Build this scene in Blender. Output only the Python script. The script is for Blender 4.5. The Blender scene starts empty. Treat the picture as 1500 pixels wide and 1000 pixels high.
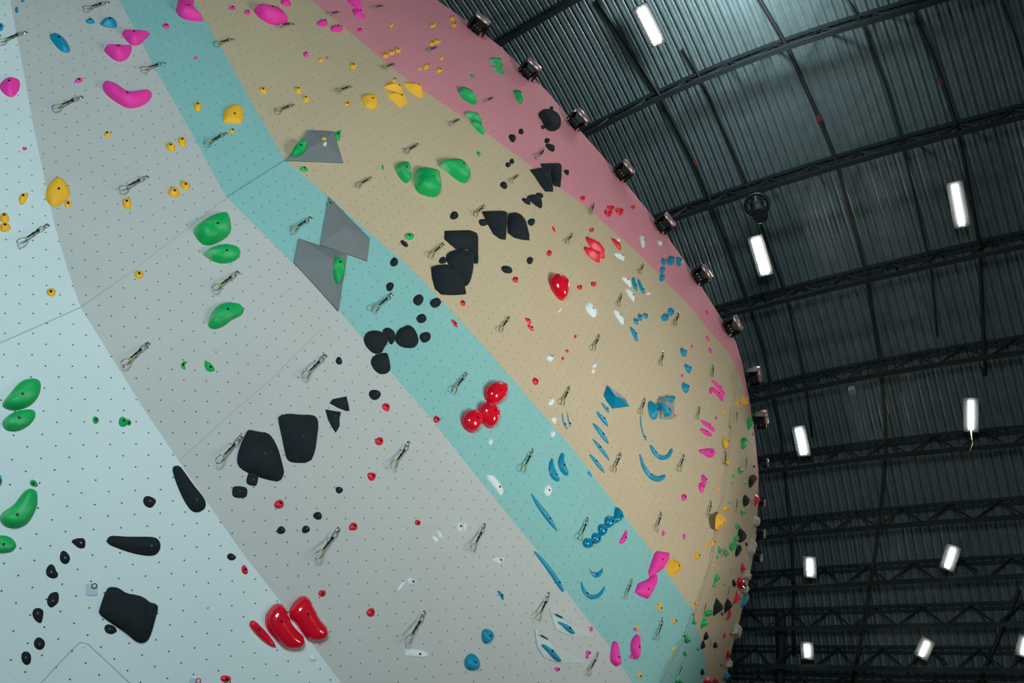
import bpy, bmesh, math
import numpy as np
from mathutils import Vector, Matrix
from mathutils.geometry import delaunay_2d_cdt
rng = np.random.default_rng(7)
SC = bpy.context.scene
COL = SC.collection

# ------------------------------------------------------------------ camera (30 mm lens, looking up about 51 degrees, rolled)
F = 1256.0                                   # focal length in pixels of a 1500 px wide frame
def _cam(p): return np.array([p[0]-750.0, 500.0-p[1], -F])
_Z = _cam((1330, -330)); _Z /= np.linalg.norm(_Z)          # up
_L = _cam((-1270, 990)); _L -= _Z*(_L@_Z); _L /= np.linalg.norm(_L)   # along the hall
_T = np.cross(_L, _Z)                                       # across the hall
ROT = np.stack([_T, _L, _Z])                 # world = ROT @ camera   (x across, y along, z up)
if np.linalg.det(ROT) < 0: ROT[0] *= -1
CAM = np.array([0.0, 0.0, 1.65])
cd = bpy.data.cameras.new('camera'); cam = bpy.data.objects.new('camera', cd); COL.objects.link(cam)
cd.sensor_width = 36.0; cd.lens = F/1500*36.0; cd.clip_end = 300
M4 = Matrix([[*ROT[0], CAM[0]], [*ROT[1], CAM[1]], [*ROT[2], CAM[2]], [0, 0, 0, 1]])
cam.matrix_world = M4
SC.camera = cam
SC.view_settings.view_transform = 'Standard'; SC.view_settings.look = 'None'
SC.view_settings.gamma = 1.0; SC.view_settings.use_curve_mapping = False
SC.view_settings.exposure = 0.28

# ------------------------------------------------------------------ world and large lights
w = bpy.data.worlds.new('hall_air'); SC.world = w; w.use_nodes = True
bg = w.node_tree.nodes['Background']; bg.inputs[0].default_value = (.62, .86, .93, 1); bg.inputs[1].default_value = WORLD_S = 0.04
def area(name, loc, target, sx, sy, power, col, spread=150):
    ld = bpy.data.lights.new(name, 'AREA'); ld.shape = 'RECTANGLE'; ld.size = sx; ld.size_y = sy
    ld.energy = power; ld.color = col; ld.spread = math.radians(spread)
    o = bpy.data.objects.new(name, ld); COL.objects.link(o); o.location = loc
    d = Vector(target)-Vector(loc); o.rotation_euler = d.to_track_quat('-Z', 'Y').to_euler(); return o
area('left_fill', (-5.6, -1.8, 3.0), (-0.4, 6.5, 4.6), 3.6, 3.0, 690, (.78, .95, 1.0), 180)  # unseen cool fill, added to make the lower-left wall brightest
area('upper_wall_fill', (8, -8, 7.5), (3.6, 5.4, 10.3), 5, 4, 115, (1.0, .95, .90), 50)  # added fill beam to lift the upper wall, no fixture behind it
area('roof_fill', (1.12, 2.62, 15.6), (1.95, 3.57, 17.5), 1.4, .4, 175, (.80, .96, 1.0), 150)  # added fill out of view, brightens the roof sheets near the wall

# ------------------------------------------------------------------ helpers
def ray(x, y): return ROT @ _cam((x, y))
def srgb(r, g, b):
    f = lambda c: (c/255)/12.92 if c/255 <= .04045 else ((c/255+.055)/1.055)**2.4
    return (f(r), f(g), f(b), 1.0)
def mat(name, col, rough=.6, metal=0.0, spec=.5, emit=None, es=0.0, bump=None, speck=None, vary=.0, coat=0.0):
    m = bpy.data.materials.new(name); m.use_nodes = True; nt = m.node_tree; b = nt.nodes['Principled BSDF']
    b.inputs['Base Color'].default_value = col; b.inputs['Roughness'].default_value = rough
    b.inputs['Metallic'].default_value = metal; b.inputs['Specular IOR Level'].default_value = spec
    b.inputs['Coat Weight'].default_value = coat
    if emit: b.inputs['Emission Color'].default_value = emit; b.inputs['Emission Strength'].default_value = es
    last = None
    if vary or speck:
        tc = nt.nodes.new('ShaderNodeTexCoord')
        n = nt.nodes.new('ShaderNodeTexNoise'); n.inputs['Scale'].default_value = 5; n.inputs['Detail'].default_value = 5
        nt.links.new(tc.outputs['Object'], n.inputs['Vector'])
        mx = nt.nodes.new('ShaderNodeMix'); mx.data_type = 'RGBA'; mx.inputs[6].default_value = tuple(c*(1-vary) for c in col[:3])+(1,)
        mx.inputs[7].default_value = tuple(min(1, c*(1+vary)+vary*.02) for c in col[:3])+(1,)
        nt.links.new(n.outputs['Fac'], mx.inputs[0]); last = mx.outputs[2]
        if speck:                                     # chalk: a few pale chips and smears
            n2 = nt.nodes.new('ShaderNodeTexNoise'); n2.inputs['Scale'].default_value = speck[0]; n2.inputs['Detail'].default_value = 3
            nt.links.new(tc.outputs['Object'], n2.inputs['Vector'])
            r = nt.nodes.new('ShaderNodeValToRGB'); r.color_ramp.elements[0].position = speck[1]; r.color_ramp.elements[1].position = speck[1]+.12
            nt.links.new(n2.outputs['Fac'], r.inputs[0])
            mu = nt.nodes.new('ShaderNodeMath'); mu.operation = 'MULTIPLY'; mu.inputs[1].default_value = speck[2]
            nt.links.new(r.outputs[0], mu.inputs[0])
            m2 = nt.nodes.new('ShaderNodeMix'); m2.data_type = 'RGBA'; m2.inputs[7].default_value = (.62, .68, .66, 1)
            nt.links.new(mu.outputs[0], m2.inputs[0]); nt.links.new(last, m2.inputs[6]); last = m2.outputs[2]
        nt.links.new(last, b.inputs['Base Color'])
    if bump:
        n = nt.nodes.new('ShaderNodeTexNoise'); n.inputs['Scale'].default_value = bump[0]; n.inputs['Detail'].default_value = 4
        bp = nt.nodes.new('ShaderNodeBump'); bp.inputs['Strength'].default_value = bump[1]; bp.inputs['Distance'].default_value = .01
        nt.links.new(n.outputs['Fac'], bp.inputs['Height']); nt.links.new(bp.outputs[0], b.inputs['Normal'])
    return m
def mesh_obj(name, verts, faces, m, parent=None, smooth=False, uvs=None):
    me = bpy.data.meshes.new(name); me.from_pydata([tuple(map(float, v)) for v in verts], [], faces)
    if m: me.materials.append(m)
    if smooth: me.polygons.foreach_set('use_smooth', [True]*len(me.polygons))
    if uvs is not None:
        ul = me.uv_layers.new(name='metres')
        for l in me.loops: ul.data[l.index].uv = uvs[l.vertex_index]
    me.update(); o = bpy.data.objects.new(name, me); COL.objects.link(o); o.parent = parent; return o
def empty(name, loc=(0, 0, 0)):
    o = bpy.data.objects.new(name, None); COL.objects.link(o); o.location = tuple(map(float, loc)); o.empty_display_size = .1; return o
def tag(o, label, cat, group=None, kind=None):
    if kind: o['kind'] = kind
    if label: o['label'] = label
    if cat: o['category'] = cat
    if group: o['group'] = group
    return o
def interp(poly, y, ax=1):
    p = np.array(poly, float); return np.interp(y, p[:, ax], p[:, 1-ax])

class MB:                                    # collects boxes, tubes and lathes into one mesh
    def __init__(s): s.v = []; s.f = []
    def add(s, v, f): k = len(s.v); s.v += [tuple(map(float, p)) for p in v]; s.f += [tuple(i+k for i in q) for q in f]
    def box(s, c, x, y, z):                  # centre and three half-axis vectors
        c, x, y, z = map(np.array, (c, x, y, z)); v = [c+a*x+b*y+d*z for a in (-1, 1) for b in (-1, 1) for d in (-1, 1)]
        s.add(v, [(0,1,3,2),(4,6,7,5),(0,4,5,1),(2,3,7,6),(0,2,6,4),(1,5,7,3)])
    def bar(s, a, b, w, h, up=(0, 0, 1)):
        a, b, up = (np.array(q, float) for q in (a, b, up)); d = b-a; n = np.linalg.norm(d)
        if n < 1e-6: return
        d /= n; x = np.cross(d, up); x /= max(np.linalg.norm(x), 1e-9); y = np.cross(x, d)
        s.box((a+b)/2, d*n/2, x*w/2, y*h/2)
    def tube(s, pts, r, seg=8, closed=False):
        pts = [np.array(p, float) for p in pts]; n = len(pts); k = len(s.v); up = np.array([.3, .2, .93])
        for i, p in enumerate(pts):
            a = pts[(i-1) % n] if (closed or i) else p; b = pts[(i+1) % n] if (closed or i < n-1) else p
            d = b-a; d /= max(np.linalg.norm(d), 1e-9); x = np.cross(d, up); x /= max(np.linalg.norm(x), 1e-9); y = np.cross(d, x)
            rr = r[i] if hasattr(r, '__len__') else r
            for j in range(seg):
                t = 2*math.pi*j/seg; s.v.append(tuple(p+rr*(math.cos(t)*x+math.sin(t)*y)))
        for i in range(n if closed else n-1):
            for j in range(seg):
                a0 = k+i*seg; b0 = k+((i+1) % n)*seg; s.f.append((a0+j, a0+(j+1) % seg, b0+(j+1) % seg, b0+j))
        if not closed:
            s.f.append(tuple(k+j for j in range(seg))[::-1]); s.f.append(tuple(k+(n-1)*seg+j for j in range(seg)))
    def make(s, name, m, parent=None, smooth=False): return mesh_obj(name, s.v, s.f, m, parent, smooth)

# ------------------------------------------------------------------ materials
HM = {
 'K': mat('black_hold', srgb(24, 34, 38), .9, bump=(60, .3), vary=.25, speck=(34, .70, .22), spec=.25),
 'G': mat('green_hold', srgb(0, 172, 88), .5, vary=.18, speck=(3.2, .60, .28), spec=.4),
 'B': mat('blue_hold', srgb(0, 142, 174), .5, vary=.1, speck=(6, .66, .25), spec=.4),
 'P': mat('pink_hold', srgb(240, 60, 165), .55, vary=.06, spec=.35),
 'R': mat('red_hold', srgb(222, 26, 50), .42, vary=.08, spec=.5),
 'Y': mat('yellow_hold', srgb(240, 184, 50), .6, vary=.08, bump=(40, .2), spec=.3),
 'W': mat('white_hold', srgb(222, 232, 230), .6, vary=.04, spec=.3)}
GLOSS = {'R': mat('glossy_red', srgb(220, 14, 42), .16, coat=.6, vary=.05), 'B': mat('glossy_blue', srgb(0, 132, 168), .18, coat=.5, vary=.05),
         'K': HM['K']}
BOLT = mat('bolt_dark', srgb(14, 20, 22), .5, metal=.6)
BOLTL = mat('bolt_pale', srgb(104, 88, 80), .45, metal=.6)
VM = {'grey': mat('volume_grey', srgb(112, 122, 124), .8, vary=.08, bump=(70, .2)), 'tan': mat('volume_tan', srgb(150, 150, 138), .5, vary=.05),
      'pale': mat('volume_pale', srgb(196, 208, 206), .7, vary=.03), 'blue': GLOSS['B']}
EDGEW = mat('edge_volume', srgb(196, 186, 170), .7, vary=.04)
STEEL = mat('painted_steel', srgb(24, 34, 37), .55, metal=.3, vary=.2)
STEEL2 = mat('dark_pipe', srgb(14, 21, 23), .6)
CHROME = mat('bright_alloy', srgb(178, 178, 165), .3, metal=.9)
SLING = mat('black_sling', srgb(20, 27, 27), .8)
KEEPER = mat('lime_rubber', srgb(160, 182, 70), .6)
BLACK = mat('black_housing', srgb(10, 15, 17), .45)
HOOD = mat('hood_metal', srgb(178, 150, 146), .3, metal=.5)
TUBE = mat('lit_tube', (1, 1, 1, 1), .4, emit=(1.0, .90, .78, 1), es=60.0)
REDM = mat('red_coupling', srgb(84, 26, 22), .6)
WHITEP = mat('white_plastic', srgb(225, 228, 232), .4)
INK = mat('black_ink', srgb(12, 16, 18), .6)
TAGB = mat('pale_blue_plate', srgb(168, 196, 208), .4)
REDP = mat('red_ring', srgb(190, 30, 60), .4)
SEAM = mat('seam_grey', srgb(148, 156, 152), .8)  # plain grey of the joint lines in the wall

def wall_mat(name, col, rough=.75):
    """painted plywood with a square lattice of dark threaded holes (13 cm) and a faint board joint every 2.4 m"""
    m = bpy.data.materials.new(name); m.use_nodes = True; nt = m.node_tree; b = nt.nodes['Principled BSDF']; L = nt.links.new
    b.inputs['Roughness'].default_value = rough; b.inputs['Specular IOR Level'].default_value = .3
    uv = nt.nodes.new('ShaderNodeUVMap'); uv.uv_map = 'metres'
    def vm(op, a, v=None):
        n = nt.nodes.new('ShaderNodeVectorMath'); n.operation = op; L(a, n.inputs[0])
        if v is not None: n.inputs[1].default_value = v
        return n
    def mt(op, a, v=None):
        n = nt.nodes.new('ShaderNodeMath'); n.operation = op; L(a, n.inputs[0])
        if v is not None: n.inputs[1].default_value = v
        return n.outputs[0]
    s = vm('SCALE', uv.outputs[0]); s.inputs['Scale'].default_value = 1/.13
    fr = vm('FRACTION', s.outputs[0]); sb = vm('SUBTRACT', fr.outputs[0], (.5, .5, 0)); ln = vm('LENGTH', sb.outputs[0])
    hole = mt('LESS_THAN', ln.outputs['Value'], .0062/.13)
    s2 = vm('SCALE', uv.outputs[0]); s2.inputs['Scale'].default_value = 1/1.56
    f2 = vm('FRACTION', s2.outputs[0]); ab = vm('ABSOLUTE', vm('SUBTRACT', f2.outputs[0], (.5, .5, 0)).outputs[0])
    sep = nt.nodes.new('ShaderNodeSeparateXYZ'); L(ab.outputs[0], sep.inputs[0])
    jx = mt('LESS_THAN', sep.outputs[0], 0.0022); jy = mt('LESS_THAN', sep.outputs[1], 0.0022)
    mx = nt.nodes.new('ShaderNodeMath'); mx.operation = 'MAXIMUM'; L(jx, mx.inputs[0]); L(jy, mx.inputs[1])
    jn = mt('MULTIPLY', mx.outputs[0], .10)
    no = nt.nodes.new('ShaderNodeTexNoise'); no.inputs['Scale'].default_value = 1.3; no.inputs['Detail'].default_value = 6; L(uv.outputs[0], no.inputs['Vector'])
    c1 = nt.nodes.new('ShaderNodeMix'); c1.data_type = 'RGBA'; c1.inputs[6].default_value = tuple(x*.94 for x in col[:3])+(1,); c1.inputs[7].default_value = tuple(min(1, x*1.05) for x in col[:3])+(1,)
    L(no.outputs['Fac'], c1.inputs[0])
    c2 = nt.nodes.new('ShaderNodeMix'); c2.data_type = 'RGBA'; c2.inputs[7].default_value = tuple(x*.45 for x in col[:3])+(1,); L(c1.outputs[2], c2.inputs[6]); L(jn, c2.inputs[0])
    c3 = nt.nodes.new('ShaderNodeMix'); c3.data_type = 'RGBA'; c3.inputs[7].default_value = srgb(62, 70, 70); L(c2.outputs[2], c3.inputs[6]); L(hole, c3.inputs[0])
    L(c3.outputs[2], b.inputs['Base Color']); return m
WM = {'white': wall_mat('paint_white', srgb(206, 222, 222)), 'grey': wall_mat('paint_grey', srgb(186, 192, 188)),
      'teal': wall_mat('paint_teal', srgb(134, 190, 186)), 'tan': wall_mat('paint_tan', srgb(192, 178, 147)),
      'pink': wall_mat('paint_pink', srgb(212, 142, 152))}
# ---------------------------------------------------------------- hold outlines as read off the photograph
# origin of the crop each outline was measured in; crop units are a fifth of a pixel
ORG = dict(A=(0, 0), B=(300, 0), C=(600, 0), D=(0, 200), E=(300, 200), F=(600, 200), G=(0, 400), H=(300, 400), I=(600, 400),
           J=(0, 600), K=(300, 600), L=(600, 600), M=(0, 800), S=(300, 800), U=(600, 800), N=(840, 300), O=(840, 480),
           Q=(840, 660), R=(840, 800), X=(0, 0))
# 'e' rows: crop, colour, cx, cy, rx, ry, turn         (small round holds)
EL = '''
A B 165 5 12 12 0|A B 122 72 13 22 0|A B 2 195 24 28 0|A B 0 260 7 12 0|A P 578 587 28 19 -15|A P 1216 188 26 19 0|A P 1436 425 15 11 0
A Y 1450 778 30 32 0|A Y 788 983 25 22 0|B P 202 58 23 15 0|B P 312 90 21 18 0|B P 740 398 21 16 40|B P 898 424 12 9 0|B P 863 168 39 26 0
B P 1137 221 20 15 20|B Y 850 438 18 15 20|B Y 1086 480 26 23 0|B Y 200 957 20 18 0|B Y 1368 186 14 13 0|B Y 1323 404 23 20 0|B Y 1368 385 22 18 0
B Y 1415 365 22 20 30|C Y 168 184 22 16 10|C Y 314 130 20 18 20|C Y 328 180 19 17 20|C Y 168 315 22 18 0|C Y 205 300 25 20 10|C Y 234 424 15 14 0
C Y 124 486 21 20 0|C Y 75 503 13 13 0|C Y 220 510 20 22 20|C G 462 558 19 9 35|C K 818 962 19 20 20|D P 181 87 16 13 0|D Y 497 492 26 28 0
G Y 1018 8 32 32 0|G Y 374 138 32 31 20|E G 726 237 30 18 0|E G 913 496 26 22 0|E G 1304 224 8 19 0|F G 0 728 33 27 0|H K 1357 97 28 31 30
E K 1388 917 28 32 0|F G 507 125 21 11 50|F K 1008 28 20 18 0|F K 722 205 20 17 20|F K 750 180 18 18 40|F K 328 576 30 29 0|F K 245 905 28 25 0
F K 883 905 24 25 30|F R 1270 447 17 20 0|F R 1334 682 18 16 20|F R 1024 852 18 22 30|N R 438 16 14 16 20|N R 47 602 18 19 0|N R 147 579 18 20 10
N W 632 276 13 22 -30|N W 550 648 14 12 0|N B 660 415 18 26 -10|N B 714 405 27 33 0|N B 775 413 22 35 -20|N B 653 476 19 27 0|N B 650 532 22 25 0
N B 716 780 24 30 0|N B 673 822 27 29 0|N B 458 851 13 29 -25|N B 488 822 14 29 -20|N B 528 811 14 25 -25|H K 984 641 24 27 0|H K 1247 888 40 39 0
H R 1328 976 30 24 20|I R 777 45 20 24 0|I R 391 218 17 21 -20|I R 1215 463 10 12 0|I R 1155 570 11 13 0|I R 1123 625 11 12 0|I R 923 790 22 26 -10
I W 1028 617 23 28 -30|I W 1038 938 22 28 -10|J G 701 75 21 28 0|J G 903 88 33 37 25|J G 943 92 19 22 0|J B 2 520 12 38 0|K K 985 587 25 25 0
K K 828 776 33 27 0|K K 560 882 30 28 30|K K 741 876 29 27 0|K R 1280 229 29 31 0|K R 546 691 34 33 0|K R 1335 -2 18 14 0|L R 60 826 20 20 0
L W 2 255 9 9 0|L B 1308 975 38 38 -20|L B 1365 940 30 42 -10|L B 1411 878 30 44 -10|L B 1462 820 33 45 0|O B 583 604 32 70 -10|O P 868 136 9 14 0
O P 797 352 9 15 0|O P 745 646 8 10 0|O P 1045 661 8 12 0|O Y 1200 550 18 22 0|O Y 1163 727 5 10 0|O Y 1212 855 7 12 0|O G 1285 700 14 47 0|O G 1315 779 8 12 0
Q P 658 603 11 20 0|Q P 812 627 10 20 0|R P 425 806 14 18 0|R P 132 606 13 19 0|R P 108 780 18 17 0|R P 102 810 13 13 0|R P 452 608 12 14 0
Q Y 1132 86 11 17 0|Q Y 1055 282 14 15 0|Q Y 1115 425 15 25 0|Q Y 1022 673 14 28 0|Q Y 975 690 11 21 15|Q Y 907 767 20 28 0|Q Y 1019 845 9 11 0
R Y 632 442 12 37 0|R Y 743 547 15 22 30|R Y 905 411 10 13 0|R Y 478 592 9 18 0|R Y 715 798 14 6 -15|R Y 692 832 12 5 0|Q G 1222 145 17 27 0
Q G 1171 186 9 14 0|Q G 1160 234 8 12 0|Q G 1252 234 7 11 0|Q G 1274 193 5 9 0|Q G 1147 377 8 12 0|Q G 1220 368 5 8 0|Q G 1238 453 12 30 0
Q G 1202 554 18 20 0|Q G 1195 640 19 24 0|Q G 1068 727 11 27 0|Q G 1053 780 10 14 0|Q G 1122 753 11 24 0|Q G 1156 866 6 7 0|R G 1028 278 7 22 15
R G 1105 278 7 10 0|R G 889 556 10 18 0|R G 817 785 12 20 0|R G 914 752 12 12 0|Q K 1265 684 6 15 0|R K 1175 270 10 30 0
R K 1088 495 6 14 0|R K 970 660 13 30 12|R K 945 722 10 32 15|R K 1038 724 12 25 15|R K 943 920 11 23 10|R R 1104 650 4 22 10|R R 1152 640 6 15 0
R R 1083 868 5 12 0|S R 293 172 23 33 -10|S R 861 344 27 26 0|S R 1218 484 29 33 0|S R 153 970 36 28 0|S W 793 821 24 22 0|Q K 1322 115 6 11 0
Q K 1352 600 15 18 0|C K 1040 790 15 13 0|C K 978 930 14 15 0
'''
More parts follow.
